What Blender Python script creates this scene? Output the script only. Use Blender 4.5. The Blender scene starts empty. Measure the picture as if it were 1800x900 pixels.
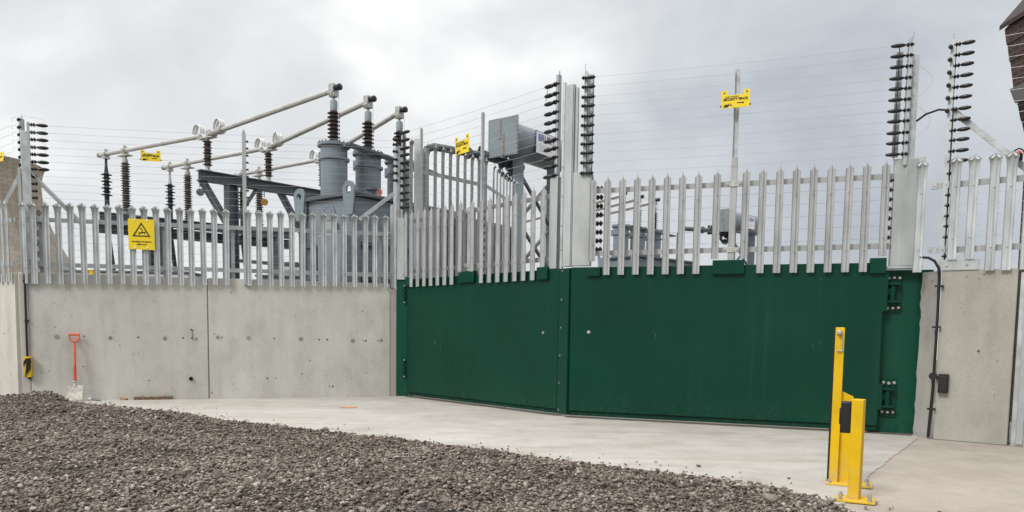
import bpy, bmesh, math, random
import numpy as np
from mathutils import Vector, Matrix
random.seed(7); RNG = np.random.default_rng(11)
scn = bpy.context.scene
COL = scn.collection
R_ = math.radians
V = Vector

# ------------------------------------------------------------------ camera
F_PX, CY, PITCH, ROLL, CAM_H = 1300.0, 682.1, 0.0776, 0.01383, 0.9
cp, sp = math.cos(PITCH), math.sin(PITCH)
FW = V((0, cp, -sp)); cr, sr = math.cos(ROLL), math.sin(ROLL)
RT = cr * V((1, 0, 0)) + sr * V((0, sp, cp)); UP = -sr * V((1, 0, 0)) + cr * V((0, sp, cp))
CAM = V((0, 0, CAM_H))
cam_d = bpy.data.cameras.new('camera'); cam = bpy.data.objects.new('camera', cam_d); COL.objects.link(cam)
cam.matrix_world = Matrix.Translation(CAM) @ Matrix((RT, UP, -FW)).transposed().to_4x4()
cam_d.sensor_width = 36.0; cam_d.lens = 36.0 * F_PX / 1800.0
cam_d.shift_y = (CY - 450.0) / 1800.0
cam_d.clip_start = 0.05; cam_d.clip_end = 4000
scn.camera = cam

def ray(u, v): return FW + RT * ((u - 900) / F_PX) + UP * ((CY - v) / F_PX)
def dep(u, v, Y):
    d = ray(u, v); return CAM + d * (Y / d.y)
def gnd(u, v, z=0.0):
    d = ray(u, v); return CAM + d * ((z - CAM_H) / d.z)

# ------------------------------------------------------------------ materials
def mat(name, col, rough=0.6, metal=0.0, vary=0.0, vscale=6.0, stretch=(1, 1, 1), col2=None, bump=0.0, bscale=40.0, fine=0.0, spec=0.5):
    m = bpy.data.materials.new(name); m.use_nodes = True
    nt = m.node_tree; b = nt.nodes['Principled BSDF']
    b.inputs['Roughness'].default_value = rough; b.inputs['Metallic'].default_value = metal
    b.inputs['Specular IOR Level'].default_value = spec
    c = (*col, 1)
    b.inputs['Base Color'].default_value = c
    geo = nt.nodes.new('ShaderNodeNewGeometry'); mp = nt.nodes.new('ShaderNodeMapping')
    nt.links.new(geo.outputs['Position'], mp.inputs['Vector']); mp.inputs['Scale'].default_value = stretch
    if vary or col2:
        n = nt.nodes.new('ShaderNodeTexNoise'); n.inputs['Scale'].default_value = vscale; n.inputs['Detail'].default_value = 6
        nt.links.new(mp.outputs[0], n.inputs['Vector'])
        rp = nt.nodes.new('ShaderNodeValToRGB')
        k = vary
        rp.color_ramp.elements[0].position = 0.3; rp.color_ramp.elements[1].position = 0.7
        c2 = col2 or tuple(min(1, x * (1 + k)) for x in col)
        c1 = tuple(x * (1 - k) for x in col)
        rp.color_ramp.elements[0].color = (*c1, 1); rp.color_ramp.elements[1].color = (*c2, 1)
        nt.links.new(n.outputs['Fac'], rp.inputs['Fac'])
        nt.links.new(rp.outputs['Color'], b.inputs['Base Color'])
        mr = nt.nodes.new('ShaderNodeMapRange'); mr.inputs['To Min'].default_value = max(0, rough - .12); mr.inputs['To Max'].default_value = min(1, rough + .12)
        nt.links.new(n.outputs['Fac'], mr.inputs['Value']); nt.links.new(mr.outputs[0], b.inputs['Roughness'])
    if bump:
        n2 = nt.nodes.new('ShaderNodeTexNoise'); n2.inputs['Scale'].default_value = bscale; n2.inputs['Detail'].default_value = 8
        nt.links.new(geo.outputs['Position'], n2.inputs['Vector'])
        bp = nt.nodes.new('ShaderNodeBump'); bp.inputs['Strength'].default_value = bump; bp.inputs['Distance'].default_value = 0.01
        nt.links.new(n2.outputs['Fac'], bp.inputs['Height']); nt.links.new(bp.outputs[0], b.inputs['Normal'])
    return m

def mixc(nt, fac, a, b, typ='MIX'):
    n = nt.nodes.new('ShaderNodeMix'); n.data_type = 'RGBA'; n.blend_type = typ
    for s, x in ((n.inputs[0], fac), (n.inputs[6], a), (n.inputs[7], b)):
        if hasattr(x, 'is_linked'): nt.links.new(x, s)
        else: s.default_value = x if not isinstance(x, tuple) else (*x, 1)
    return n.outputs[2]
def ramp(nt, src, stops):
    r = nt.nodes.new('ShaderNodeValToRGB'); e = r.color_ramp.elements
    while len(e) < len(stops): e.new(0.5)
    for k, (p, c) in enumerate(stops):
        e[k].position = p; e[k].color = (c, c, c, 1) if not isinstance(c, tuple) else (*c, 1)
    nt.links.new(src, r.inputs[0]); return r.outputs[0]
def noise(nt, vec, scale, detail=5, rough=.55, dist=0):
    n = nt.nodes.new('ShaderNodeTexNoise'); n.inputs['Scale'].default_value = scale; n.inputs['Detail'].default_value = detail
    n.inputs['Roughness'].default_value = rough; n.inputs['Distortion'].default_value = dist
    nt.links.new(vec, n.inputs['Vector']); return n.outputs['Fac']
def mapped(nt, vec, scale, loc=(0, 0, 0)):
    m = nt.nodes.new('ShaderNodeMapping'); m.inputs['Scale'].default_value = scale; m.inputs['Location'].default_value = loc
    nt.links.new(vec, m.inputs['Vector']); return m.outputs[0]

def concrete(name, base, light, holes=True, streak=.5, brown=(.30, .25, .18)):
    m = bpy.data.materials.new(name); m.use_nodes = True; nt = m.node_tree; b = nt.nodes['Principled BSDF']
    g = nt.nodes.new('ShaderNodeNewGeometry').outputs['Position']
    big = noise(nt, g, 1.1, 6, .6)
    c = mixc(nt, ramp(nt, big, [(.3, 0.), (.7, 1.)]), base, light)
    st = noise(nt, mapped(nt, g, (7, 7, .45)), 1.6, 5, .6)
    c = mixc(nt, ramp(nt, st, [(.45, 0.), (.75, streak * .35)]), c, tuple(x * .72 for x in base))
    st2 = noise(nt, mapped(nt, g, (9, 9, 1.0), (5, 2, 0)), 1.2, 4, .6)
    c = mixc(nt, ramp(nt, st2, [(.54, 0.), (.76, .22)]), c, brown)
    fine = noise(nt, g, 55, 4, .7)
    c = mixc(nt, .22, c, mixc(nt, 1.0, c, ramp(nt, fine, [(.3, .62), (.7, 1.3)]), 'MULTIPLY'))
    if name == 'apron_concrete':
        ty = noise(nt, mapped(nt, g, (.35, 2.6, 1), (1, 4, 0)), 1.5, 6, .6, .6)
        c = mixc(nt, ramp(nt, ty, [(.48, 0.), (.75, .45)]), c, (.25, .215, .175))
        sc = noise(nt, g, 16, 6, .75)
        c = mixc(nt, ramp(nt, sc, [(.62, 0.), (.72, .45)]), c, (.26, .23, .20))
    blot = noise(nt, mapped(nt, g, (1, 1, .6), (3, 7, 1)), 3.6, 5, .65)
    c = mixc(nt, 1.0, c, ramp(nt, blot, [(.3, (.86, .855, .85)), (.5, (1, 1, 1)), (.72, (1.08, 1.09, 1.10))]), 'MULTIPLY')
    fh = fine
    if holes:
        vo = nt.nodes.new('ShaderNodeTexVoronoi'); vo.inputs['Scale'].default_value = 13; nt.links.new(g, vo.inputs['Vector'])
        msk = noise(nt, g, 2.3, 3)
        thr = nt.nodes.new('ShaderNodeMath'); thr.operation = 'MULTIPLY_ADD'
        nt.links.new(msk, thr.inputs[0]); thr.inputs[1].default_value = .55; thr.inputs[2].default_value = -.23
        lt = nt.nodes.new('ShaderNodeMath'); lt.operation = 'LESS_THAN'
        nt.links.new(vo.outputs['Distance'], lt.inputs[0]); nt.links.new(thr.outputs[0], lt.inputs[1])
        c = mixc(nt, ramp(nt, lt.outputs[0], [(0, 0.), (1, .6)]), c, (.12, .115, .10))
    nt.links.new(c, b.inputs['Base Color']); b.inputs['Roughness'].default_value = .85
    bp = nt.nodes.new('ShaderNodeBump'); bp.inputs['Strength'].default_value = .25; bp.inputs['Distance'].default_value = .006
    nt.links.new(fh, bp.inputs['Height']); nt.links.new(bp.outputs[0], b.inputs['Normal'])
    return m

def green_paint(name, base):
    m = bpy.data.materials.new(name); m.use_nodes = True; nt = m.node_tree; b = nt.nodes['Principled BSDF']
    g = nt.nodes.new('ShaderNodeNewGeometry').outputs['Position']
    n = noise(nt, g, .9, 5)
    c = mixc(nt, ramp(nt, n, [(.3, 0.), (.7, 1.)]), base, tuple(x * 1.3 for x in base))
    sc = noise(nt, mapped(nt, g, (30, 30, 7)), 1.0, 3, .5, 1.5)
    patch = noise(nt, g, 1.7, 3)
    f = nt.nodes.new('ShaderNodeMath'); f.operation = 'MULTIPLY'
    nt.links.new(ramp(nt, sc, [(.70, 0.), (.76, 1.)]), f.inputs[0]); nt.links.new(ramp(nt, patch, [(.58, 0.), (.66, .55)]), f.inputs[1])
    c = mixc(nt, f.outputs[0], c, (.22, .33, .28))
    run_ = noise(nt, mapped(nt, g, (11, 11, .5), (2, 3, 0)), 1.3, 5, .65)
    c = mixc(nt, ramp(nt, run_, [(.55, 0.), (.85, .10)]), c, (.10, .14, .115))
    run2 = noise(nt, mapped(nt, g, (16, 16, .35), (7, 1, 0)), 1.0, 4, .6)
    c = mixc(nt, ramp(nt, run2, [(.56, 0.), (.85, .15)]), c, tuple(x * .55 for x in base))
    # dust splashed along the foot of the steel
    sx = nt.nodes.new('ShaderNodeSeparateXYZ'); nt.links.new(g, sx.inputs[0])
    dz = nt.nodes.new('ShaderNodeMapRange'); dz.inputs['From Min'].default_value = .0; dz.inputs['From Max'].default_value = .28; dz.inputs['To Min'].default_value = 1; dz.inputs['To Max'].default_value = 0
    nt.links.new(sx.outputs[2], dz.inputs['Value'])
    sp_ = noise(nt, g, 26, 5, .7)
    f2 = nt.nodes.new('ShaderNodeMath'); f2.operation = 'MULTIPLY'
    nt.links.new(ramp(nt, sp_, [(.5, 0.), (.85, .20)]), f2.inputs[0]); nt.links.new(dz.outputs[0], f2.inputs[1])
    c = mixc(nt, f2.outputs[0], c, (.25, .24, .20))
    nt.links.new(c, b.inputs['Base Color'])
    r = ramp(nt, noise(nt, g, 2.2, 5), [(.3, .26), (.7, .38)])
    nt.links.new(r, b.inputs['Roughness']); b.inputs['Specular IOR Level'].default_value = .16
    bp = nt.nodes.new('ShaderNodeBump'); bp.inputs['Strength'].default_value = .05; bp.inputs['Distance'].default_value = .02
    nt.links.new(noise(nt, g, 1.6, 2), bp.inputs['Height']); nt.links.new(bp.outputs[0], b.inputs['Normal'])
    return m

M = {}
M['conc'] = concrete('cast_concrete', (.45, .44, .395), (.53, .525, .485))
M['conc_left'] = concrete('pale_cast_concrete', (.50, .485, .43), (.58, .565, .515))
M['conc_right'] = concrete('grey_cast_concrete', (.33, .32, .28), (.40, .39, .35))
M['mortar'] = concrete('rough_mortar', (.42, .40, .36), (.52, .50, .46), True, .8)
M['mortar_grey'] = concrete('rough_grey_mortar', (.26, .25, .23), (.40, .385, .36), True, .8)
M['apron'] = concrete('apron_concrete', (.365, .345, .312), (.445, .428, .396), False, .3, (.42, .36, .29))
M['ground'] = concrete('dusty_ground_concrete', (.33, .29, .25), (.40, .36, .315), False, .4, (.30, .25, .20))
M['green'] = green_paint('dark_green_gloss_paint', (.0028, .0365, .0224))
M['green_post'] = green_paint('worn_green_paint', (.005, .052, .032))
M['galv'] = mat('galvanised_steel', (.43, .455, .465), .52, .4, .2, 9)
M['galv_pale'] = mat('galvanised_pale_steel', (.455, .485, .49), .56, .2, .2, 14, (1, 1, .25))
M['galv_warm'] = mat('galvanised_gate_pale_steel', (.365, .375, .378), .58, .15, .16, 14, (1, 1, .25))
M['galv_plate'] = mat('galvanised_plate', (.40, .425, .42), .52, .3, .18, 5, (1, 1, .4))
M['bolt'] = mat('bolt_zinc', (.42, .42, .40), .5, .5, .3, 30)
M['black'] = mat('black_insulator', (.012, .012, .014), .3)
M['black_rub'] = mat('black_plastic', (.008, .008, .008), .5)
M['wire'] = mat('fence_wire', (.42, .43, .44), .5, .5)
M['alu'] = mat('aluminium_tube', (.52, .515, .495), .42, .6, .1, 5)
M['alu_cast'] = mat('aluminium_casting', (.46, .45, .43), .45, .6, .25, 20)
M['brown'] = mat('brown_porcelain', (.040, .020, .018), .2)
M['silicone'] = mat('grey_brown_silicone', (.085, .072, .066), .5)
M['polymer'] = mat('black_polymer', (.022, .024, .026), .4)
M['grey'] = mat('transformer_grey', (.175, .215, .24), .42, 0, .14, 2.0)
M['grey_dk'] = mat('transformer_dark_grey', (.075, .09, .102), .45, 0, .15, 3)
M['grey_md'] = mat('transformer_plate_grey', (.20, .235, .25), .42, 0, .08, 3)
M['grey_lt'] = mat('transformer_cap_grey', (.27, .32, .335), .4)
M['steel_dk'] = mat('painted_dark_steel', (.10, .118, .135), .5, .1, .2, 4)
M['yellow'] = mat('yellow_paint', (.76, .44, .006), .42, 0, .07, 3)
def worn(name, base):
    m = bpy.data.materials.new(name); m.use_nodes = True; nt = m.node_tree; b = nt.nodes['Principled BSDF']
    g = nt.nodes.new('ShaderNodeNewGeometry').outputs['Position']
    c = mixc(nt, ramp(nt, noise(nt, g, 6, 5), [(.3, 0.), (.7, 1.)]), tuple(x * .86 for x in base), base)
    c = mixc(nt, ramp(nt, noise(nt, mapped(nt, g, (40, 40, 6)), 1.0, 5, .65), [(.55, 0.), (.75, .35)]), c, (.30, .20, .06))
    c = mixc(nt, ramp(nt, noise(nt, g, 60, 4, .6), [(.72, 0.), (.75, .8)]), c, (.16, .12, .09))
    sx = nt.nodes.new('ShaderNodeSeparateXYZ'); nt.links.new(g, sx.inputs[0])
    dz = nt.nodes.new('ShaderNodeMapRange'); dz.inputs['From Max'].default_value = .22; dz.inputs['To Min'].default_value = 1; dz.inputs['To Max'].default_value = 0; nt.links.new(sx.outputs[2], dz.inputs['Value'])
    f = nt.nodes.new('ShaderNodeMath'); f.operation = 'MULTIPLY'; nt.links.new(ramp(nt, noise(nt, g, 24, 5, .7), [(.42, 0.), (.7, .75)]), f.inputs[0]); nt.links.new(dz.outputs[0], f.inputs[1])
    c = mixc(nt, f.outputs[0], c, (.38, .33, .25))
    nt.links.new(c, b.inputs['Base Color']); b.inputs['Roughness'].default_value = .48; b.inputs['Specular IOR Level'].default_value = .35
    return m
M['yellow'] = worn('worn_yellow_paint', (.74, .465, .004))
M['sign_y'] = mat('sign_yellow', (.80, .60, .01), .45, 0, .04, 5)
M['sign_k'] = mat('sign_black', (.012, .012, .012), .5)
M['white'] = mat('white_enamel', (.78, .79, .80), .45, 0, .04, 6)
M['blue'] = mat('sign_blue', (.02, .06, .28), .5)
M['orange'] = mat('orange_plastic', (.68, .13, .055), .5, 0, .2, 12)
M['red'] = mat('red_plastic', (.62, .07, .035), .45)
M['spade'] = mat('mortar_crusted_steel', (.50, .48, .43), .8, .1, .3, 25, bump=.6, bscale=60)
M['wood'] = mat('weathered_wood', (.10, .055, .032), .8, 0, .5, 9, (6, 6, 6), (.26, .16, .09), .5, 60)
M['offcut'] = mat('split_wood', (.34, .22, .12), .8, 0, .3, 12)
M['gravel_base'] = mat('gravel_bed', (.12, .11, .10), .95, 0, .5, 40, bump=1, bscale=45)
M['tower'] = None
M['orange_chalk'] = mat('orange_marking_spray', (.62, .30, .14), .9, 0, .3, 30)

# ------------------------------------------------------------------ mesh builder
ZMAP = [False]
def zmap_(p):
    p = V(p)
    if ZMAP[0]: p.z = max(0.0, .955 * p.z - .05)
    return p
def zinv(p): return V((p[0], p[1], (p[2] + .05) / .955))
class MB:
    def __init__(s): s.v = []; s.f = []
    def add(s, vs, fs):
        o = len(s.v); s.v += [V(x) for x in vs]; s.f += [tuple(i + o for i in f) for f in fs]; return s
    def box(s, c, size, ax=None):
        c = V(c); ax = ax or (V((1, 0, 0)), V((0, 1, 0)), V((0, 0, 1)))
        h = [x / 2 for x in size]; vs = []
        for k in range(8):
            vs.append(c + ax[0] * (h[0] if k & 1 else -h[0]) + ax[1] * (h[1] if k & 2 else -h[1]) + ax[2] * (h[2] if k & 4 else -h[2]))
        return s.add(vs, [(0, 2, 3, 1), (4, 5, 7, 6), (0, 1, 5, 4), (2, 6, 7, 3), (0, 4, 6, 2), (1, 3, 7, 5)])
    def beam(s, p, q, w, h, up=(0, 0, 1)):
        p, q = V(p), V(q); d = (q - p); L = d.length; d.normalize()
        side = d.cross(V(up))
        if side.length < 1e-5: side = d.cross(V((0, 1, 0)))
        side.normalize(); u = side.cross(d)
        return s.box((p + q) / 2, (L, w, h), (d, side, u))
    def ibeam(s, p, q, w, h, t=.02, up=(0, 0, 1)):
        p, q = V(p), V(q); d = (q - p).normalized(); side = d.cross(V(up))
        if side.length < 1e-4: side = d.cross(V((0, 1, 0)))
        side.normalize(); u = side.cross(d)
        s.beam(p + u * (h / 2 - t / 2), q + u * (h / 2 - t / 2), w, t, u)
        s.beam(p - u * (h / 2 - t / 2), q - u * (h / 2 - t / 2), w, t, u)
        return s.beam(p, q, t, h - 2 * t, u)
    def lathe(s, o, axis, prof, n=20, cap=True):
        o = V(o); a = V(axis).normalized(); e = a.orthogonal().normalized(); g = a.cross(e)
        vs = []; fs = []
        for t, r in prof:
            for k in range(n):
                an = 2 * math.pi * k / n; vs.append(o + a * t + (e * math.cos(an) + g * math.sin(an)) * r)
        for i in range(len(prof) - 1):
            for k in range(n):
                k2 = (k + 1) % n; fs.append((i * n + k, i * n + k2, (i + 1) * n + k2, (i + 1) * n + k))
        if cap: fs.append(tuple(range(n - 1, -1, -1))); fs.append(tuple((len(prof) - 1) * n + k for k in range(n)))
        return s.add(vs, fs)
    def tube(s, p, q, r, n=12, r2=None):
        p, q = V(p), V(q); return s.lathe(p, q - p, [(0, r), ((q - p).length, r if r2 is None else r2)], n)
    def path(s, pts, r, n=8, closed=False):
        pts = [V(p) for p in pts]; vs = []; fs = []; N = len(pts); ref = None
        for i, p in enumerate(pts):
            a = pts[(i - 1) % N] if closed or i > 0 else p; b = pts[(i + 1) % N] if closed or i < N - 1 else p
            d = (b - a).normalized()
            if ref is None: ref = d.orthogonal().normalized()
            ref = (ref - d * ref.dot(d)).normalized(); g = d.cross(ref)
            for k in range(n):
                an = 2 * math.pi * k / n; vs.append(p + (ref * math.cos(an) + g * math.sin(an)) * r)
        for i in range(N if closed else N - 1):
            j = (i + 1) % N
            for k in range(n): fs.append((i * n + k, i * n + (k + 1) % n, j * n + (k + 1) % n, j * n + k))
        if not closed: fs.append(tuple(range(n - 1, -1, -1))); fs.append(tuple((N - 1) * n + k for k in range(n)))
        return s.add(vs, fs)
    def prism(s, poly, o, ex, ey, ez, d):
        o, ex, ey, ez = V(o), V(ex), V(ey), V(ez); n = len(poly)
        vs = [o + ex * x + ey * y for x, y in poly] + [o + ex * x + ey * y + ez * d for x, y in poly]
        fs = [tuple(range(n - 1, -1, -1)), tuple(range(n, 2 * n))] + [(k, (k + 1) % n, n + (k + 1) % n, n + k) for k in range(n)]
        return s.add(vs, fs)
    def build(s, name, m, parent=None, loc=None, bevel=0, smooth=True, ang=35):
        if ZMAP[0]: s.v = [zmap_(p) for p in s.v]
        if parent is not None: base = parent['_w']
        else: base = zmap_(loc) if loc is not None else None
        if base is None:
            zs = min(p.z for p in s.v); c = sum(s.v, V((0, 0, 0))) / len(s.v); base = V((c.x, c.y, zs))
        base = V(base)
        me = bpy.data.meshes.new(name); me.from_pydata([p - base for p in s.v], [], s.f)
        bm = bmesh.new(); bm.from_mesh(me); bmesh.ops.recalc_face_normals(bm, faces=bm.faces); bm.to_mesh(me); bm.free()
        if smooth: me.shade_smooth(); me.set_sharp_from_angle(angle=R_(ang))
        me.materials.append(M[m] if isinstance(m, str) else m)
        o = bpy.data.objects.new(name, me); COL.objects.link(o)
        if parent is not None: o.parent = parent
        else: o.location = base
        o['_w'] = base
        if bevel:
            bv = o.modifiers.new('bevel', 'BEVEL'); bv.width = bevel; bv.segments = 2; bv.limit_method = 'ANGLE'; bv.angle_limit = R_(40)
        return o

def tag(o, label=None, cat=None, group=None, kind=None):
    if label: o['label'] = label
    if cat: o['category'] = cat
    if group: o['group'] = group
    if kind: o['kind'] = kind
    return o
def thing(name, loc, label, cat, group=None):
    o = bpy.data.objects.new(name, None); COL.objects.link(o); loc = zmap_(loc); o.location = loc; o['_w'] = loc; o.empty_display_size = .1
    return tag(o, label, cat, group)
def inst(proto_me, name, parent, pos, rz=0.0, scale=(1, 1, 1), rot=None):
    o = bpy.data.objects.new(name, proto_me); COL.objects.link(o); o.parent = parent
    o.location = zmap_(pos) - V(parent['_w']); o.rotation_euler = rot or (0, 0, rz); o.scale = scale; return o
def text(s, size, m, parent, o, ex, ey, name='lettering', bold=0.0, align='CENTER', sx=1.0):
    c = bpy.data.curves.new(name, 'FONT'); c.body = s; c.size = size; c.align_x = align; c.align_y = 'CENTER'; c.offset = bold; c.extrude = .0006
    tmp = bpy.data.objects.new(name, c); me = bpy.data.meshes.new_from_object(tmp); bpy.data.objects.remove(tmp); bpy.data.curves.remove(c)
    me.name = name; me.materials.clear(); me.materials.append(M[m]); ob = bpy.data.objects.new(name, me); COL.objects.link(ob); ob.parent = parent
    ex, ey = V(ex), V(ey); ez = ex.cross(ey)
    mt = Matrix((ex * sx, ey, ez)).transposed().to_4x4(); mt.translation = zmap_(o) - V(parent['_w']); ob.matrix_local = mt
    return ob

class Run:
    def __init__(s, A, B):
        s.A = V((A[0], A[1], 0)); d = V((B[0], B[1], 0)) - s.A; s.L = d.length; s.e = d.normalized(); s.n = V((s.e.y, -s.e.x, 0)); s.rz = math.atan2(s.e.y, s.e.x)
    def p(s, a, off=0, z=0): return s.A + s.e * a + s.n * off + V((0, 0, z))
    def ax(s): return (s.e, s.n, V((0, 0, 1)))
    def hit(s, u, v, off=0):
        d = ray(u, v); A = s.A + s.n * off; t = (A - CAM).dot(s.n) / d.dot(s.n); P = CAM + d * t
        return (P - A).dot(s.e), P.z
    def box(s, mb, a0, a1, o0, o1, z0, z1): return mb.box(s.p((a0 + a1) / 2, (o0 + o1) / 2, (z0 + z1) / 2), (abs(a1 - a0), abs(o1 - o0), z1 - z0), s.ax())

L = Run((-6, 9.83 - .3 * 4.38), (-1.62, 9.83))
GL = Run((-1.394, 9.82), (.484, 7.87))
GR = Run((.596, 7.723), (3.365, 6.766))
RR = Run((3.69, 6.43), (3.69 + .809, 6.43 - .588))
CORNER_S = .345
cpt = L.p(CORNER_S)
FL = Run((cpt.x - .10 - .795 * 4, cpt.y + .02 + .607 * 4), (cpt.x - .10, cpt.y + .02))
Z = V((0, 0, 1))
WALL = 1.495

# ------------------------------------------------------------------ ground, apron
g = MB().add([(-1500, -600, 0), (1500, -600, 0), (1500, 2500, 0), (-1500, 2500, 0)], [(0, 1, 2, 3)]).build('ground', 'ground', smooth=False)
tag(g, kind='structure')
ap = [(-6.6, 1.5), (-6.6, 8.9), L.p(.34), L.p(4.4), (-1.42, 9.95), GL.p(2.7, -.2), GR.p(.0, -.2), GR.p(3.25, -.05), (3.60, 6.50), (2.33, 4.74), (1.6, 3.6), (.4, 1.5)]
i0 = 9; a_, b_ = V((3.60, 6.50, 0)), V((2.33, 4.74, 0)); nrm = V((b_ - a_).yx.to_3d()) if False else V(((b_ - a_).y, -(b_ - a_).x, 0)).normalized()
ap = ap[:9] + [a_.lerp(b_, k / 30) + nrm * random.uniform(-.010, .010) * (k / 30 + .4) for k in range(30)] + ap[9:]
ap = [V((p[0], p[1], .004)) for p in ap]
a = MB().add(ap, [tuple(range(len(ap)))]).build('concrete_apron', 'apron', smooth=False); tag(a, kind='structure')
yard = MB().add([(-12, 9.95, .006), (16, 10, .006), (16, 60, .006), (-30, 60, .006)], [(0, 1, 2, 3)]).build('yard_ground', 'gravel_base', smooth=False); tag(yard, kind='structure')
# dark joint of dirt under the gates
for run, a0, a1 in ((GL, 0, 2.75), (GR, -.03, 3.22)):
    j = MB()
    pts = []
    n = 40
    for k in range(n + 1):
        s_ = a0 + (a1 - a0) * k / n; pts.append((run.p(s_, .042 + .018 * random.random(), .008), run.p(s_, -.06, .008)))
    vs = [p for q in pts for p in q]; j.add(vs, [(2 * k, 2 * k + 1, 2 * k + 3, 2 * k + 2) for k in range(n)])
    o = j.build('slab_joint', mat('joint_dirt', (.11, .095, .08), .9, 0, .4, 20)); tag(o, kind='structure')
# orange marking spray on the apron
c = gnd(612, 717); mb = MB(); vs = []
for k in range(18):
    an = 2 * math.pi * k / 18; r = 1 + .45 * random.random(); vs.append((c.x + .085 * r * math.cos(an), c.y + .05 * r * math.sin(an), .009))
o = mb.add(vs, [tuple(range(18))]).build('paint_mark', 'orange_chalk'); tag(o, 'orange spray mark on the pale concrete apron', 'paint mark')

# ------------------------------------------------------------------ gravel
edge = [(-7.5, 9.3), (-6.04, 8.72), (-5.6, 8.45), (-5.08, 8.44), (-4.55, 8.12), (-3.42, 7.55), (-2.68, 6.94), (-1.67, 6.34), (-.91, 5.91), (-.16, 5.42), (.40, 4.99), (.85, 4.72), (1.23, 4.47), (1.51, 4.28), (1.68, 3.97), (1.75, 3.62), (1.7, 3.0), (1.5, 2.0)]
E_ = np.array(edge)
poly = np.array(edge + [(1.5, .6), (-8.5, .6), (-8.5, 9.3)])
def inside(P):
    x, y = P[:, 0], P[:, 1]; r = np.zeros(len(P), bool); n = len(poly); j = n - 1
    for i in range(n):
        xi, yi = poly[i]; xj, yj = poly[j]
        c = ((yi > y) != (yj > y)) & (x < (xj - xi) * (y - yi) / (yj - yi + 1e-12) + xi); r ^= c; j = i
    return r
def edist(P):
    d = np.full(len(P), 1e9)
    for a, b in zip(E_[:-1], E_[1:]):
        ab = b - a; t = np.clip(((P - a) @ ab) / (ab @ ab), 0, 1); q = a + t[:, None] * ab; d = np.minimum(d, np.hypot(*(P - q).T))
    return d
def gh(P):
    x, y = P[:, 0], P[:, 1]; ins = inside(P); d = np.where(ins, edist(P), 0)
    t = np.clip(d / .45, 0, 1); base = .035 * t * t * (3 - 2 * t)
    w = (np.sin(x * 2.1 + 1.3 * np.sin(y * 1.7)) * np.sin(y * 2.9 + x * .8 + 1) * .034 + np.sin(x * 5.3 + y * 2.2) * np.sin(y * 6.1 - x * 1.4 + 2) * .022 + np.sin(x * 9.1 - y * 3.3) * np.sin(y * 11.3 + x * 2.7) * .008 + np.sin(x * .9 + 2.2 * y + .4) * .016)
    m = .12 * np.exp(-(((x + 5.25) / .30) ** 2 + ((y - 8.30) / .22) ** 2)) + .05 * np.exp(-(((x + 5.9) / .35) ** 2 + ((y - 8.2) / .3) ** 2))
    return np.maximum(base + w * t + m * np.clip(d / .12, 0, 1), np.minimum(.022, d * .3))
nx, ny = 140, 130
gx, gy = np.meshgrid(np.linspace(-8.5, 2, nx), np.linspace(.6, 9.4, ny)); P = np.stack([gx.ravel(), gy.ravel()], 1)
hz = gh(P); ins = inside(P) & (edist(P) > .04)
idx = np.arange(nx * ny).reshape(ny, nx); quads = np.stack([idx[:-1, :-1], idx[:-1, 1:], idx[1:, 1:], idx[1:, :-1]], -1).reshape(-1, 4)
quads = quads[ins[quads].all(1)]
me = bpy.data.meshes.new('gravel_bed'); me.from_pydata([(p[0], p[1], max(.012, z) - .010) for p, z in zip(P, hz)], [], quads.tolist())
me.materials.append(M['gravel_base']); me.shade_smooth(); o = bpy.data.objects.new('gravel_bed', me); COL.objects.link(o); tag(o, kind='structure')

rocks = []
for k in range(28):
    bm = bmesh.new()
    for _ in range(15):
        p = V((random.gauss(0, 1), random.gauss(0, 1), random.gauss(0, 1))).normalized() * random.uniform(.75, 1.05)
        bm.verts.new((p.x * 1.15, p.y * random.uniform(.75, 1), p.z * .46))
    r = bmesh.ops.convex_hull(bm, input=bm.verts)
    bmesh.ops.delete(bm, geom=list({x for x in r['geom_unused'] + r['geom_interior'] if isinstance(x, bmesh.types.BMVert)}), context='VERTS')
    bm.verts.ensure_lookup_table(); bm.verts.index_update()
    rocks.append((np.array([v.co[:] for v in bm.verts]), np.array([[v.index for v in f.verts] for f in bm.faces if len(f.verts) == 3]))); bm.free()
def scatter(n, box, size, lift, stray=False):
    P = np.stack([RNG.uniform(box[0], box[1], n), RNG.uniform(box[2], box[3], n)], 1)
    if stray:
        d = edist(P); P = P[~inside(P) & (RNG.random(len(P)) < np.exp(-d / .10))]
        P = P[P[:, 1] < 8.9]
        z = np.full(len(P), .006)
    else:
        P = P[inside(P)]
        # thin out what lies outside the camera's reach
        keep = (np.abs(P[:, 0]) < P[:, 1] * .78 + .5) | (RNG.random(len(P)) < .25); P = P[keep]
        z = gh(P)
    s = size[0] * np.exp(RNG.normal(0, size[1], len(P)))
    return np.column_stack([P, z + lift * s]), s
sets = [scatter(140000, (-8, 1.9, 2.9, 6.0), (.0084, .40), .25), scatter(85000, (-8.0, 1.0, 5.2, 9.3), (.0098, .36), .25), scatter(46000, (-7, 1.9, 3.0, 9.3), (.0104, .34), .9), scatter(22000, (-6.2, 2.2, 3.2, 9.0), (.0085, .35), .45, True)]
allP = np.concatenate([x[0] for x in sets]); allS = np.concatenate([x[1] for x in sets])
kind = RNG.integers(0, len(rocks), len(allP)); VV = []; FF = []; off = 0
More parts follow.
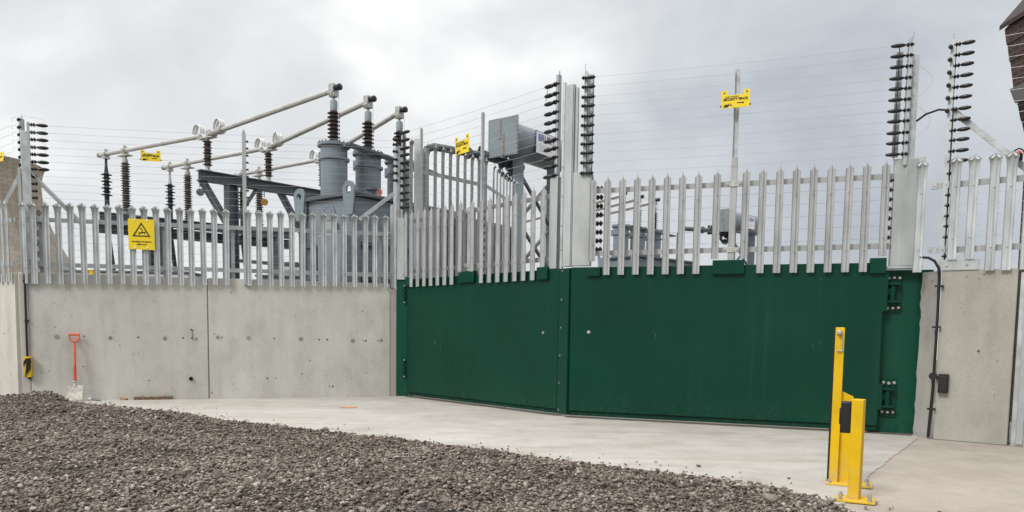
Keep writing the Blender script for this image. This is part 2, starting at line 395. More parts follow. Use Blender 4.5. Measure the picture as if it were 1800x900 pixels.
for k, (rv, rf) in enumerate(rocks):
    I = np.where(kind == k)[0]; n = len(I)
    an = RNG.uniform(0, 2 * np.pi, n); tx = RNG.normal(0, .36, n); ty = RNG.normal(0, .36, n)
    ca, sa = np.cos(an), np.sin(an); cx, sx = np.cos(tx), np.sin(tx); cy_, sy = np.cos(ty), np.sin(ty)
    o1 = np.zeros(n); i1 = np.ones(n)
    Rz = np.stack([ca, -sa, o1, sa, ca, o1, o1, o1, i1], 1).reshape(n, 3, 3); Rx = np.stack([i1, o1, o1, o1, cx, -sx, o1, sx, cx], 1).reshape(n, 3, 3); Ry = np.stack([cy_, o1, sy, o1, i1, o1, -sy, o1, cy_], 1).reshape(n, 3, 3)
    W = np.einsum('nij,vj->nvi', Rx @ Ry @ Rz, rv) * allS[I][:, None, None] + allP[I][:, None, :]
    VV.append(W.reshape(-1, 3)); FF.append((rf[None] + (np.arange(n) * len(rv))[:, None, None] + off).reshape(-1, 3)); off += n * len(rv)
VV = np.concatenate(VV).astype(np.float32); FF = np.concatenate(FF).astype(np.int32)
me = bpy.data.meshes.new('gravel'); me.vertices.add(len(VV)); me.vertices.foreach_set('co', VV.ravel())
me.loops.add(FF.size); me.loops.foreach_set('vertex_index', FF.ravel()); me.polygons.add(len(FF)); me.polygons.foreach_set('loop_start', np.arange(0, FF.size, 3, dtype=np.int32)); me.polygons.foreach_set('loop_total', np.full(len(FF), 3, np.int32)); me.update()
gm = bpy.data.materials.new('crushed_stone'); gm.use_nodes = True; nt = gm.node_tree; b = nt.nodes['Principled BSDF']
gn = nt.nodes.new('ShaderNodeNewGeometry')
cr_ = ramp(nt, gn.outputs['Random Per Island'], [(0, (.060, .047, .039)), (.3, (.125, .101, .083)), (.6, (.19, .157, .131)), (.88, (.255, .22, .188)), (1, (.40, .36, .325))])
nf = noise(nt, gn.outputs['Position'], 130, 4, .7)
big = noise(nt, gn.outputs['Position'], .8, 3)
cc = mixc(nt, 1.0, cr_, ramp(nt, nf, [(.3, .7), (.7, 1.25)]), 'MULTIPLY')
cc = mixc(nt, 1.0, cc, ramp(nt, big, [(.35, (.78, .75, .72)), (.65, (1.18, 1.18, 1.18))]), 'MULTIPLY')
nt.links.new(cc, b.inputs['Base Color']); b.inputs['Roughness'].default_value = .85
me.materials.append(gm); o = bpy.data.objects.new('gravel', me); COL.objects.link(o); tag(o, 'grey brown crushed stone heaped in front of the concrete apron', 'gravel', kind='stuff')

# ------------------------------------------------------------------ concrete walls
w = thing('concrete_wall', L.p(2.4, -.12), 'long grey cast concrete wall below the spiked fence, shovel leaning on it', 'wall')
mb = MB(); L.box(mb, CORNER_S + .045, 2.318, -.25, 0, 0, WALL); L.box(mb, 2.332, 4.565, -.25, 0, 0, WALL); wo = mb.build('wall_panel', 'conc', w, bevel=.006)
mb = MB(); L.box(mb, 2.318, 2.332, -.2, -.012, 0, WALL - .01); mb.build('joint', mat('joint_seal', (.24, .235, .22), .8), w)
mb = MB(); L.box(mb, CORNER_S - .05, CORNER_S + .043, -.25, .004, 0, WALL - .004); mb.build('corner_strip', 'mortar', w, bevel=.01)
mb = MB(); mb.beam(L.p(4.567, -.02), V((-1.562, 9.865, 0)), .08, .001)
mb = MB(); q0 = L.p(4.560, -.006); q1 = V((-1.547, 9.876, 0)); d = (q1 - q0).normalized(); mb.box((q0 + q1) / 2 + Z.cross(d) * .06 + V((0, 0, WALL / 2 - .03)), ((q1 - q0).length, .12, WALL - .06), (d, Z.cross(d), Z)); mb.build('mortar_strip', 'mortar', w, bevel=.008)
mb = MB()
def disc(run, mb, u, v, rad, t=.002, n=14):
    s_, z_ = run.hit(u, v); mb.lathe(run.p(s_, .0005, z_), run.n, [(0, rad), (t, rad)], n)
for u, v, r in ((100, 592, .028), (194, 594, .022), (290, 595, .026), (345, 596, .018), (383, 593, .022), (437, 594, .026), (529, 596, .027), (620, 599, .028), (670, 598, .024)): disc(L, mb, u, v, r)
mb.build('tie_hole_patch', mat('tie_hole_grout', (.25, .24, .215), .9, 0, .3, 40), w)
mb = MB()
for u, v, r in ((148, 591, .010), (243, 593, .012), (322, 594, .011), (337, 594, .009), (390, 593, .010), (482, 595, .010), (561, 597, .011), (575, 597, .012), (638, 599, .008), (643, 599, .012), (664, 599, .009), (336, 579, .009), (585, 679, .012), (579, 679, .009), (470, 665, .012), (485, 664, .008), (531, 657, .008), (545, 634, .008), (637, 547, .008), (406, 514, .007), (531, 685, .006), (146, 644, .007), (97, 575, .006), (262, 669, .008)): disc(L, mb, u, v, r, .0015, 10)
mb.build('bug_hole', mat('hole_dark', (.09, .085, .078), .9), w)
mb = MB(); s_, z_ = L.hit(336, 665.5); mb.lathe(L.p(s_, -.0, z_), L.n, [(0, .024), (.02, .024), (.02, .018), (.004, .018)], 20, False); mb.lathe(L.p(s_, .002, z_), L.n, [(0, .018), (.001, .018)], 20); mb.build('pipe_stub', 'black_rub', w)
mb = MB(); s_, z_ = L.hit(339, 588); mb.beam(L.p(s_, .004, z_ - .07), L.p(s_ - .01, .004, z_ + .06), .006, .004); mb.beam(L.p(s_ - .03, .004, z_ + .06), L.p(s_ + .012, .004, z_ + .055), .006, .004); mb.build('wall_scratch', mat('wall_stain', (.16, .14, .12), .9), w)

w = thing('concrete_wall', FL.p(2, -.1), 'paler concrete wall running back from the left corner post', 'wall')
mb = MB(); FL.box(mb, -2, 3.96, -.25, 0, 0, WALL); mb.build('wall_panel', 'conc_left', w, bevel=.006)
mb = MB()
for s_, z_, r in ((3.6, .78, .012), (3.2, .78, .014), (3.75, .3, .009), (3.3, 1.1, .01)): mb.lathe(FL.p(s_, .0005, z_), FL.n, [(0, r), (.002, r)], 10)
mb.build('tie_hole_patch', mat('tie_hole_dark', (.2, .19, .17), .9), w)

w = thing('concrete_wall', RR.p(.3, -.1), 'grey concrete wall beside the right gate post, black conduit running down it', 'wall')
mb = MB(); RR.box(mb, .0, .545, -.28, 0, 0, WALL - .03); mb.build('wall_panel', 'conc_right', w, bevel=.008)
mb = MB(); RR.box(mb, .70, 1.95, -.28, 0, 0, WALL - .03); mb.build('wall_panel', 'conc_right', w, bevel=.008)
q0 = GR.p(3.232, 0); q1 = RR.p(-.005, -.0); n = 26; vs = []; 
for k in range(n + 1):
    z_ = (WALL - .03) * k / n; j = random.uniform(-.018, .018) if k % 2 else random.uniform(-.008, .008)
    a_ = q0 + (q0 - q1).normalized() * j; wdt = 1.0 + (.25 if z_ < .35 else 0) * random.random()
    vs += [a_ + V((0, 0, z_)), q1 + V((0, 0, z_)) , q1 + V((.12, .25, z_)), a_ + V((.15, .25, z_))]
fs = []
for k in range(n):
    for i in range(4): fs.append((4 * k + i, 4 * k + (i + 1) % 4, 4 * k + 4 + (i + 1) % 4, 4 * k + 4 + i))
fs += [(0, 3, 2, 1), (4 * n, 4 * n + 1, 4 * n + 2, 4 * n + 3)]
MB().add(vs, fs).build('mortar_strip', 'mortar_grey', w, ang=20)
mb = MB(); s_, z_ = RR.hit(1720, 617); mb.lathe(RR.p(s_, .0005, z_), RR.n, [(0, .012), (.002, .012)], 10); mb.build('tie_hole_patch', mat('tie_hole_dark_grey', (.12, .115, .105), .9), w)

# ------------------------------------------------------------------ palisade pales
def pale_mesh(name, length, m, splay=True, w=.034, fw=1.0):
    prof = [(-1, .013), (-.80, .002), (-.42, .0), (-.2, .007), (0, .010), (.2, .007), (.42, .0), (.80, .002), (1, .013)]
    if splay: lev = [(0, 1, 0), (length - .16, 1, 0), (length - .10, 1.05, .004), (length - .055, 1.22, .018), (length - .045, 1.36, .028)]
    else: lev = [(0, 1, 0), (length - .16, 1, 0), (length - .055, 1, 0)]
    if splay: tip = [-.010, -.016, -.014, -.004, .004, -.004, -.014, -.016, -.010]
    else: tip = [0, .012, .034, .044, .082, .044, .034, .012, 0]; tw = [1, .98, .62, .5, 0, .5, .62, .98, 1]
    n = len(prof); vs = []; t = .0032
    rows = []
    for z, k, fwd in lev: rows.append([(x * w * k, -(y) - fw * (fwd if abs(x) > .5 else fwd * (.45)), z) for x, y in prof])
    last = lev[-1]
    if splay:
        rows.append([(x * w * last[1] * .98, -(y) - (last[2] + .004), length - .022 + tp) for (x, y), tp in zip(prof, tip)])
        rows.append([(x * w * .16, -(y * .6) - .014, length + (.022 if abs(x) < .05 else .004)) for (x, y), tp in zip(prof, tip)])
    else:
        rows.append([(x * w * kk, -y, last[0] + tp - .012) for (x, y), tp, kk in zip(prof, tip, tw)])
    for r in rows: vs += r
    N = len(vs)
    fs = [(i * n + k, i * n + k + 1, (i + 1) * n + k + 1, (i + 1) * n + k) for i in range(len(rows) - 1) for k in range(n - 1)]
    back = [(x, y + t, z) for x, y, z in vs]
    fb = [tuple(N + i for i in reversed(f)) for f in fs]
    rim = []
    H = len(rows)
    for i in range(H - 1):
        rim.append((i * n, (i + 1) * n, N + (i + 1) * n, N + i * n)); k = n - 1
        rim.append((i * n + k, N + i * n + k, N + (i + 1) * n + k, (i + 1) * n + k))
    for k in range(n - 1):
        rim.append((k, N + k, N + k + 1, k + 1)); a_ = (H - 1) * n + k; rim.append((a_, a_ + 1, N + a_ + 1, N + a_))
    mb = MB().add(vs + back, fs + fb + rim)
    for zb in (.20, length - .27): mb.lathe((0, -.012, zb), (0, -1, 0), [(0, .008), (.007, .007)], 8)
    me = bpy.data.meshes.new(name); me.from_pydata([tuple(p) for p in mb.v], [], mb.f); me.shade_smooth(); me.set_sharp_from_angle(angle=R_(28)); me.materials.append(M[m]); return me
PALE_L = pale_mesh('pale', 1.0, 'galv_pale', True)
PALE_G = pale_mesh('pale', 1.0, 'galv_warm', False)
PALE_R = pale_mesh('pale', .97, 'galv_pale', True)

def jit(a): return random.uniform(-a, a)
def rail(run, a0, a1, z0, z1, off=-.02, h=.05):
    """angle iron: a vertical flange against the pales and a flat one on top"""
    mb = MB(); p0, p1 = run.p(a0, off, z0), run.p(a1, off, z1); d = (p1 - p0).normalized()
    mb.beam(p0, p1, .006, h); mb.beam(p0 + V((0, 0, h / 2 - .003)) - run.n * .027, p1 + V((0, 0, h / 2 - .003)) - run.n * .027, .047, .006); return mb

# insulator meshes: local +X points along the wire, away from the post
def insul_mesh(egg=True):
    mb = MB()
    mb.lathe((-.012, 0, 0), (1, 0, 0), [(0, .012), (.014, .012), (.016, .020), (.026, .022), (.032, .012), (.040, .010), (.044, .021), (.054, .022), (.060, .012), (.066, .006)], 12)
    if egg:
        n = 10; pr = [(.0 + .125 * (1 - math.cos(math.pi * k / n)) / 2, max(.002, .021 * math.sin(math.pi * k / n) ** .8)) for k in range(n + 1)]
        mb.lathe((.054, 0, 0), (1, 0, 0), [(t, r) for t, r in pr], 14)
        mb.v = [V((p.x, p.y * 1.3, p.z)) for p in mb.v]
    me = bpy.data.meshes.new('insulator'); me.from_pydata([tuple(p) for p in mb.v], [], mb.f); me.shade_smooth(); me.set_sharp_from_angle(angle=R_(40)); me.materials.append(M['black']); return me
INS, BOB = insul_mesh(True), insul_mesh(False)

def channel(mb, p, z0, z1, e, n, w=.045, d=.03):
    """U channel standing at p, open towards +e"""
    mb.box(p + V((0, 0, (z0 + z1) / 2)), (.004, w, z1 - z0), (e, n, Z))
    for s_ in (-1, 1): mb.box(p + n * s_ * w / 2 + e * d / 2 + V((0, 0, (z0 + z1) / 2)), (d, .004, z1 - z0), (e, n, Z))

ORD = ['topmost', 'second', 'third', 'fourth', 'fifth', 'sixth', 'seventh', 'eighth', 'ninth', 'tenth', 'eleventh', 'twelfth', 'thirteenth', 'fourteenth', 'fifteenth', 'sixteenth', 'seventeenth', 'eighteenth', 'nineteenth', 'twentieth']
def wires(pairs, where, group):
    for k, (p, q) in enumerate(pairs):
        n = 6; pts = []
        for i in range(n + 1):
            t = i / n; x = p.lerp(q, t); x.z -= .012 * 4 * t * (1 - t); pts.append(x)
        o = MB().path(pts, .0016, 4).build('fence_wire', 'wire', loc=p)
        tag(o, '%s thin steel wire from the top %s' % (ORD[k] if k else 'topmost', where) if k else 'topmost thin steel wire %s' % where, 'wire', group)

# ------------------------------------------------------------------ fence along the long wall
def lz(a): return 2.285 + (a - .5) * .0195      # pale tops follow the fall of the site
fa = thing('palisade_fence', L.p(2.4, -.03, 1.4), 'galvanised palisade fence of splayed spiked pales bolted onto the long wall', 'fence', None)
for k in range(32):
    a_ = .474 + k * .1297
    if k == 17: continue
    inst(PALE_L, 'pale', fa, L.p(a_ + jit(.004), .03, lz(a_) - .92 + jit(.006)), L.rz + jit(.03), (1, 1, .925), (jit(.006), jit(.006), L.rz + jit(.03)))
inst(PALE_L, 'pale', fa, L.p(.385, .035, lz(.38) - .92), 0, (1, 1, .925), (0, 0, L.rz - .5))
rail(L, .36, 4.55, 2.105, 2.14).build('rail', 'galv', fa)
rail(L, .36, 4.55, 1.592, 1.605).build('rail', 'galv', fa)
for a_ in (.52, 1.84, 2.62, 4.45):
    mb = MB(); L.box(mb, a_ - .02, a_ + .02, -.14, -.075, 1.45, 2.15); mb.build('fence_post', 'galv', fa, bevel=.003)
for zz in (1.60, 2.12):
    for a_ in (.43, 4.50, 4.56):
        for dz in (-.035, .0, .035): MB().lathe(L.p(a_ + jit(.01), .0, zz + dz), L.n, [(0, .014), (.02, .014), (.022, .009), (.04, .009)], 6).build('fixing_bolt', 'bolt', fa)
ip = thing('electric_fence_post', L.p(2.70, .02, 1.4), 'slim galvanised post with small black insulators in the middle of the long fence', 'post')
si, zi = L.hit(432.5, 230, .035); si2, _ = L.hit(432, 500, .035)
mb = MB(); L.box(mb, si2 - .022, si2 + .022, .03, .034, 1.42, zi - .03); L.box(mb, si2 - .022, si2 - .018, .0, .03, 1.42, zi - .03); L.box(mb, si2 + .018, si2 + .022, .0, .03, 1.42, zi - .05); mb.prism([(-.022, 0), (.022, 0), (.0, .05)], L.p(si2, .030, zi - .03), L.e, Z, L.n, .004); mb.build('channel', 'galv_plate', ip)
for k in range(20):
    inst(BOB, 'insulator', ip, L.p(si2 + .022, .0, zi - .12 - .085 * k), 0, (.55, .7, .7), (0, 0, L.rz))
# far left fence
fb = thing('palisade_fence', FL.p(3, 0, 1.4), 'spiked palisade fence seen edge-on along the paler wall left of the corner post', 'fence')
for k in range(14):
    a_ = 3.92 - k * .152; inst(PALE_L, 'pale', fb, FL.p(a_, .03, 1.385), 0, (1, 1, .915), (0, 0, FL.rz + jit(.03)))
rail(FL, 1.6, 4, 2.10, 2.10).build('rail', 'galv', fb); rail(FL, 1.6, 4, 1.6, 1.6).build('rail', 'galv', fb)

# ------------------------------------------------------------------ left corner electric post
cpz = thing('electric_fence_post', L.p(.40, -.06, 1.4), 'tall galvanised corner post with black insulators on both sides and two stays', 'post')
P0 = L.p(.40, -.06)
mb = MB()
s0, _ = L.hit(43, 400, -.06); s1, _ = L.hit(55, 400, -.06)
L.box(mb, s0 + .0, s1 + .005, -.12, -.02, 1.42, 3.10); mb.build('box_post', 'galv', cpz, bevel=.006)
mb = MB(); sa, za = L.hit(49, 216, -.02); L.box(mb, sa - .012, sa + .014, -.02, -.012, 1.45, 3.2); mb.build('insulator_channel', 'galv_plate', cpz)
mb = MB(); sb, zb = L.hit(33, 210, -.02); channel(mb, L.p(sb + .02, -.06), 2.58, 3.24, FL.e * -1, FL.n); mb.lathe(L.p(sb + .02, -.06, 3.24), Z, [(0, .006), (.05, .004)], 6); mb.build('insulator_channel', 'galv', cpz)
mb = MB(); L.box(mb, s0 - .035, s0 - .005, -.03, -.012, 1.40, 2.68); mb.build('edge_strip', 'galv_plate', cpz)
mb = MB(); sc, zc = L.hit(45, 293, -.02); sd, zd = L.hit(145, 392, -.06); mb.beam(L.p(sc, -.015, zc), L.p(sd, -.05, zd), .006, .05, L.n); mb.beam(L.p(sc, -.04, zc - .02), L.p(sd, -.075, zd - .02), .05, .006, L.n); mb.build('stay', 'galv', cpz)
mb = MB(); sc, zc = L.hit(37, 303, -.02); mb.beam(L.p(sc, -.02, zc), FL.p(3.62, -.05, 2.32), .05, .006, (0, 1, 0)); mb.build('stay', 'galv', cpz)
wz = []
for k, y in enumerate((219, 232.5, 245, 258.5, 271, 284, 296.5, 309.5, 322.5, 335, 347)):
    s_, z_ = L.hit(53, y, -.03); wz.append(z_)
    inst(INS if k < 7 else BOB, 'insulator', cpz, L.p(sa + .02, -.03, z_), L.rz)
for y in (209.5, 223, 236, 249.5, 262, 275.5, 289):
    s_, z_ = L.hit(31, y, -.05); inst(BOB, 'insulator', cpz, L.p(sb + .0, -.05, z_), 0, (.9, .9, .9), (0, 0, FL.rz + math.pi))
for k in range(5):
    z_ = wz[k]; mb = MB(); A_ = L.p(sb - .03, -.03, z_ + .05); B_ = L.p(sa + .22, -.03, z_ + .01)
    pts = []
    for i in range(17):
        t = i / 16; an = math.pi * (1.15 - 1.3 * t); pts.append(L.p((sb + sa) / 2 + .06 + .17 * math.cos(an) - .0, .02, z_ + .03 + .04 * math.sin(an)))
    mb.path(pts, .0016, 4); mb.build('jumper_wire', 'wire', cpz)

# ------------------------------------------------------------------ electric posts at the left gate post
lg = thing('electric_fence_post', GL.p(-.14, 0, 1.45), 'narrow electric fence post left of the green gate, two columns of black insulators', 'post')
mb = MB(); e0 = V((-1.62, 9.83, 0))
s_, _ = L.hit(690, 420); L.box(mb, s_ - .022, s_ + .022, -.06, .0, 1.44, 2.52); mb.build('end_post', 'galv_plate', lg, bevel=.004)
mb = MB(); channel(mb, L.p(s_ + .06, -.06), 1.45, 3.30, L.e, L.n, .05, .03); mb.build('insulator_channel', 'galv', lg)
mb = MB(); pA = V((-1.47, 9.88, 0)); channel(mb, pA, 2.35, 3.44, GL.e, GL.n, .05, .03); mb.lathe(pA + V((0, 0, 3.44)), Z, [(0, .006), (.04, .003)], 6); mb.build('insulator_channel', 'galv', lg)
mb = MB(); s3, z3 = L.hit(692, 340, -.0); s4, z4 = L.hit(632, 386, -.03); mb.beam(L.p(s3, -.01, z3), L.p(s4, -.03, z4), .05, .006, L.n); mb.beam(L.p(s3, -.03, z3), L.p(s4, -.05, z4), .006, .05, L.n); mb.build('stay', 'galv', lg)
LZ = []
for k, y in enumerate((243.5, 253, 265, 279, 290.5, 303, 316)):
    _, z_ = L.hit(690, y, 0); inst(BOB, 'insulator', lg, L.p(s_ + .06, -.03, z_), 0, (1.1, 1.1, 1.1), (0, 0, L.rz + math.pi))
for y in (237, 250.5, 264.7, 276.4, 289.5, 302.7, 315.5, 328.7, 341.8, 354, 366.7):
    _, z_ = GL.hit(705, y); LZ.append(z_); inst(INS, 'insulator', lg, pA + GL.n * .025 + V((0, 0, z_)), GL.rz)
mb = MB(); mb.box(V((-1.30, 10.05, 2.85)), (.10, .012, 1.15), ((V((.9, -.4, 0))).normalized(), V((.4, .9, 0)).normalized(), Z)); mb.box(V((-1.245, 10.02, 2.9)), (.012, .06, 1.3), (V((.9, -.4, 0)).normalized(), V((.4, .9, 0)).normalized(), Z)); mb.build('cover_plate', 'galv_plate', lg)

# ------------------------------------------------------------------ gate leaves
def leaf_pales(root, run, tops, z_top, z_long, z_short, shorts):
    for a_, short in tops:
        zb = z_short if short else z_long; zt = z_top + jit(.006)
        inst(PALE_G, 'pale', root, run.p(a_, .03, zb), 0, (1, 1, (zt - zb)), (0, jit(.004), run.rz + jit(.02)))

gl = thing('gate_leaf', GL.p(1.35, -.05), 'left green steel gate leaf with pale spikes on top, angled away from the viewer', 'gate', 'green gate leaves')
mb = MB(); GL.box(mb, 0, 2.70, -.07, 0, .066, 1.555); mb.build('panel', 'green', gl, bevel=.005)
mb = MB(); GL.box(mb, .0, 2.70, -.065, -.020, .022, .064); mb.build('kick_flange', 'green', gl, bevel=.004)
for a0, a1, z0, z1 in ((.0, .075, 1.46, 1.58), (1.085, 1.365, 1.465, 1.60), (2.40, 2.56, 1.45, 1.585)):
    mb = MB(); GL.box(mb, a0, a1, -.03, .034, z0, z1); mb.build('pale_bracket', 'green', gl, bevel=.004)
tops = [(GL.hit(u, 487)[0], 1) for u in (717,)] + [(.131 + .138 * k, 0) for k in range(7)] + [(1.115, 1), (1.335, 1)] + [(1.503 + .140 * k, 0) for k in range(7)] + [(2.491, 1)]
leaf_pales(gl, GL, tops, 2.44, 1.449, 1.588, None)
rail(GL, .0, 2.60, 2.30, 2.33).build('rail', 'galv_warm', gl); rail(GL, .0, 2.60, 1.655, 1.67).build('rail', 'galv_warm', gl)
mb = MB(); GL.box(mb, 1.20, 1.265, -.08, .0, 1.55, 2.36); mb.build('mullion', 'galv_warm', gl, bevel=.004)
for zz in (1.67, 2.315):
    mb = MB(); GL.box(mb, 1.16, 1.31, .001, .008, zz - .022, zz + .022)
    for a_ in (1.18, 1.29): mb.lathe(GL.p(a_, .007, zz), GL.n, [(0, .012), (.011, .010)], 8)
    mb.build('clamp', 'bolt', gl)
mb = MB(); s5, z5 = GL.hit(842, 200, -.10); channel(mb, GL.p(1.36, -.10), 1.56, z5, GL.e * -1, GL.n, .035, .022); mb.build('electric_post', 'galv', gl)
for k in range(9): inst(BOB, 'insulator', gl, GL.p(1.39, -.06, 2.30 - .085 * k), GL.rz)
# meeting stile with its insulator channel
mb = MB(); GL.box(mb, 2.545, 2.66, -.075, .0, 1.56, 2.52); GL.box(mb, 2.575, 2.66, -.08, .004, 1.562, 2.521); mb.build('stile_plate', 'galv_plate', gl, bevel=.003)
mb = MB(); channel(mb, GL.p(2.645, -.02), 2.5, 3.56, GL.e * -1, GL.n, .05, .03); GL.box(mb, 2.64, 2.648, -.02, -.01, 3.5, 3.60); mb.build('insulator_channel', 'galv', gl)
GLZ = []
for y in (149, 165.5, 180, 198, 214, 229, 246, 261, 277, 292, 309):
    _, z_ = GL.hit(975, y); GLZ.append(z_); inst(INS, 'insulator', gl, GL.p(2.635, -.0, z_), 0, (1.05, 1.05, 1.05), (0, 0, GL.rz + math.pi))
mb = MB(); mb.path([GL.p(2.50, .0, GLZ[0]), GL.p(2.47, .0, GLZ[1]), GL.p(2.50, .03, GLZ[1] - .06)], .003, 5); mb.build('jumper_wire', 'black_rub', gl)
# astragal cover between the leaves
q0, q1 = GL.p(2.712, .006), GR.p(-.022, .006); d = (q1 - q0).normalized(); nn = V((d.y, -d.x, 0))
mb = MB(); mb.box((q0 + q1) / 2 + V((0, 0, .79)) - nn * .02, ((q1 - q0).length, .05, 1.53), (d, nn, Z)); mb.build('astragal', 'green', gl, bevel=.006)
mb = MB()
for y in (476, 527, 576, 625, 673, 720):
    u_ = 989.5 - (y - 476) * .031
    dd = ray(u_, y); t = (q0 - CAM).dot(nn) / dd.dot(nn); p_ = CAM + dd * t; mb.lathe(p_ + nn * .004, nn, [(0, .0085), (.005, .0075)], 10)
mb.build('rivet', 'bolt', gl)
mb = MB(); s6, z6 = GL.hit(955, 585); mb.lathe(GL.p(s6, 0, z6), GL.n, [(0, .016), (.006, .016), (.006, .010), (.016, .009)], 12); mb.build('lock', 'bolt', gl)

gr = thing('gate_leaf', GR.p(1.46, -.05), 'right green steel gate leaf, the wider one, hinged beside the yellow posts', 'gate', 'green gate leaves')
tab = [(.0, .07), (2.93, .07), (2.93, .22), (2.962, .22), (2.962, .46), (2.93, .46), (2.93, 1.12), (2.964, 1.12), (2.964, 1.47), (2.93, 1.47), (2.93, 1.56), (0, 1.56)]
mb = MB(); mb.prism(tab, GR.p(0, -.07), GR.e, Z, GR.n, .07); mb.build('panel', 'green', gr, bevel=.005)
mb = MB(); GR.box(mb, .0, 2.93, -.065, -.020, .022, .068); mb.build('kick_flange', 'green', gr, bevel=.004)
for a0, a1, z0, z1 in ((.17, .31, 1.465, 1.555), (1.415, 1.71, 1.47, 1.605), (2.80, 2.935, 1.46, 1.60)):
    mb = MB(); GR.box(mb, a0, a1, -.03, .034, z0, z1); mb.build('pale_bracket', 'green', gr, bevel=.004)
tops = [(.225, 1)] + [(.375 + .1475 * k, 0) for k in range(7)] + [(1.435, 1), (1.70, 1)] + [(1.852 + .148 * k, 0) for k in range(7)] + [(2.895, 1)]
leaf_pales(gr, GR, tops, 2.462, 1.476, 1.615, None)
rail(GR, .18, 2.96, 2.328, 2.328).build('rail', 'galv_warm', gr); rail(GR, .18, 2.96, 1.70, 1.71).build('rail', 'galv_warm', gr)
sm, zm = GR.hit(1290, 320, -.03)
mb = MB(); GR.box(mb, sm - .030, sm + .030, -.06, .0, 1.56, 2.58); mb.build('mullion', 'galv_warm', gr, bevel=.004)
mb = MB(); sq, zq = GR.hit(1298, 113, -.03); channel(mb, GR.p(sm, -.045), 2.5, 3.40, GR.n, GR.e, .045, .03); mb.lathe(GR.p(sm, -.04, 3.40), Z, [(0, .006), (.03, .004)], 6); mb.build('electric_post', 'galv', gr)
for zz in (1.705, 2.328):
    mb = MB(); GR.box(mb, sm - .075, sm + .075, .001, .008, zz - .025, zz + .025)
    for a_ in (-.055, .055): mb.lathe(GR.p(sm + a_, .007, zz), GR.n, [(0, .012), (.011, .010)], 8)
    mb.build('clamp', 'bolt', gr)
gp0, gp1 = GR.hit(1006, 400)[0], GR.hit(1038, 400)[0]
mb = MB(); GR.box(mb, gp0, gp1, -.08, .0, 1.575, 2.52); GR.box(mb, gp0, gp0 + .03, -.07, -.03, 2.515, 3.38); mb.build('stile_plate', 'galv_plate', gr, bevel=.003)
mb = MB(); channel(mb, GR.p(.10, -.03), 2.5, 3.52, GR.e, GR.n, .05, .03); GR.box(mb, .098, .104, -.03, -.02, 3.5, 3.60); mb.box(GR.p(.16, -.05, 3.0), (.05, .01, 1.0), GR.ax()); mb.build('insulator_channel', 'galv', gr)
GRZ = []
for y in (136.7, 153, 170.7, 186, 204, 220.5, 237, 253, 269, 286, 304):
    _, z_ = GR.hit(1035, y, .01); GRZ.append(z_); inst(INS, 'insulator', gr, GR.p(.085, .02, z_), 0, (.74, .95, .88), (0, 0, GR.rz))
mb = MB(); mb.tube(GR.p(.20, .02, GRZ[0]), GR.p(.20, .02, GRZ[-1]), .004, 6); mb.path([GR.p(.20, .02, GRZ[-1]), GR.p(.21, .02, GRZ[-1] - .06), GR.p(.25, .01, GRZ[-1] - .14)], .004, 5); mb.build('link_wire', 'black_rub', gr)
for k in range(8): inst(BOB, 'insulator', gr, GR.p(.235, -.07, 2.36 - .088 * k), 0, (1.3, 1.3, 1.3), (0, 0, GR.rz))
for k in range(8): inst(BOB, 'insulator', gr, GR.p(2.985, -.05, 2.30 - .085 * k), 0, (1, 1, 1), (0, 0, GR.rz + math.pi))
mb = MB(); s6, z6 = GR.hit(1035, 584); mb.lathe(GR.p(s6, 0, z6), GR.n, [(0, .018), (.006, .018), (.006, .011), (.016, .010)], 12); mb.build('lock', 'bolt', gr)
# central galvanised column between the two leaves
cc_ = thing('meeting_post', V((.54, 7.80, 1.56)), 'plain galvanised channel column rising where the two green gates meet', 'post')
mid = V((.549, 7.79, 0)); dv = (GL.e + GR.e).normalized(); nv = V((dv.y, -dv.x, 0))
mb = MB(); mb.box(mid + dv * .015 + V((0, 0, 2.49)), (.105, .045, 1.84), (dv, nv, Z)); mb.build('channel', 'galv_plate', cc_, bevel=.004)
mb = MB(); mb.box(mid + dv * .035 + nv * .028 + V((0, 0, 2.49)), (.045, .012, 1.836), (dv, nv, Z)); mb.build('rib', 'galv_plate', cc_, bevel=.003)
mb = MB(); mb.box(mid - dv * .062 - nv * .005 + V((0, 0, 2.50)), (.03, .03, 1.9), (dv, nv, Z)); mb.build('angle_bar', 'galv', cc_, bevel=.003)
mb = MB()
for z_ in (1.75, 2.0, 2.3, 2.6): mb.lathe(mid - dv * .062 + nv * .011 + V((0, 0, z_)), nv, [(0, .008), (.006, .007)], 8)
mb.build('bolt', 'bolt', cc_)

# hinge posts
hp = thing('gate_hinge_post', V((-1.475, 9.86, 0)), 'narrow green steel hinge post between the concrete wall and the left gate', 'post', 'green hinge posts')
q0, q1 = V((-1.55, 9.875, 0)), V((-1.402, 9.86, 0)); d = (q1 - q0).normalized(); nn = V((d.y, -d.x, 0))
mb = MB(); mb.box((q0 + q1) / 2 + V((0, 0, .775)) - nn * .04, ((q1 - q0).length, .08, 1.55), (d, nn, Z)); mb.build('plate', 'green_post', hp, bevel=.004)
for z_ in (1.36, .38):
    mb = MB()
    mb.tube((q0 + q1) / 2 + d * .035 + nn * .012 + V((0, 0, z_ - .12)), (q0 + q1) / 2 + d * .035 + nn * .012 + V((0, 0, z_ + .12)), .014, 10)
    for dz in (-.10, -.03, .04, .10): mb.box((q0 + q1) / 2 + d * .04 + nn * .008 + V((0, 0, z_ + dz)), (.045, .03, .022), (d, nn, Z))
    hg = mb.build('hinge', 'green', hp)
    for dz in (-.11, .11): MB().lathe((q0 + q1) / 2 + d * .04 + nn * .022 + V((0, 0, z_ + dz)), nn, [(0, .010), (.010, .009)], 8).build('hinge_bolt', 'bolt', hg)
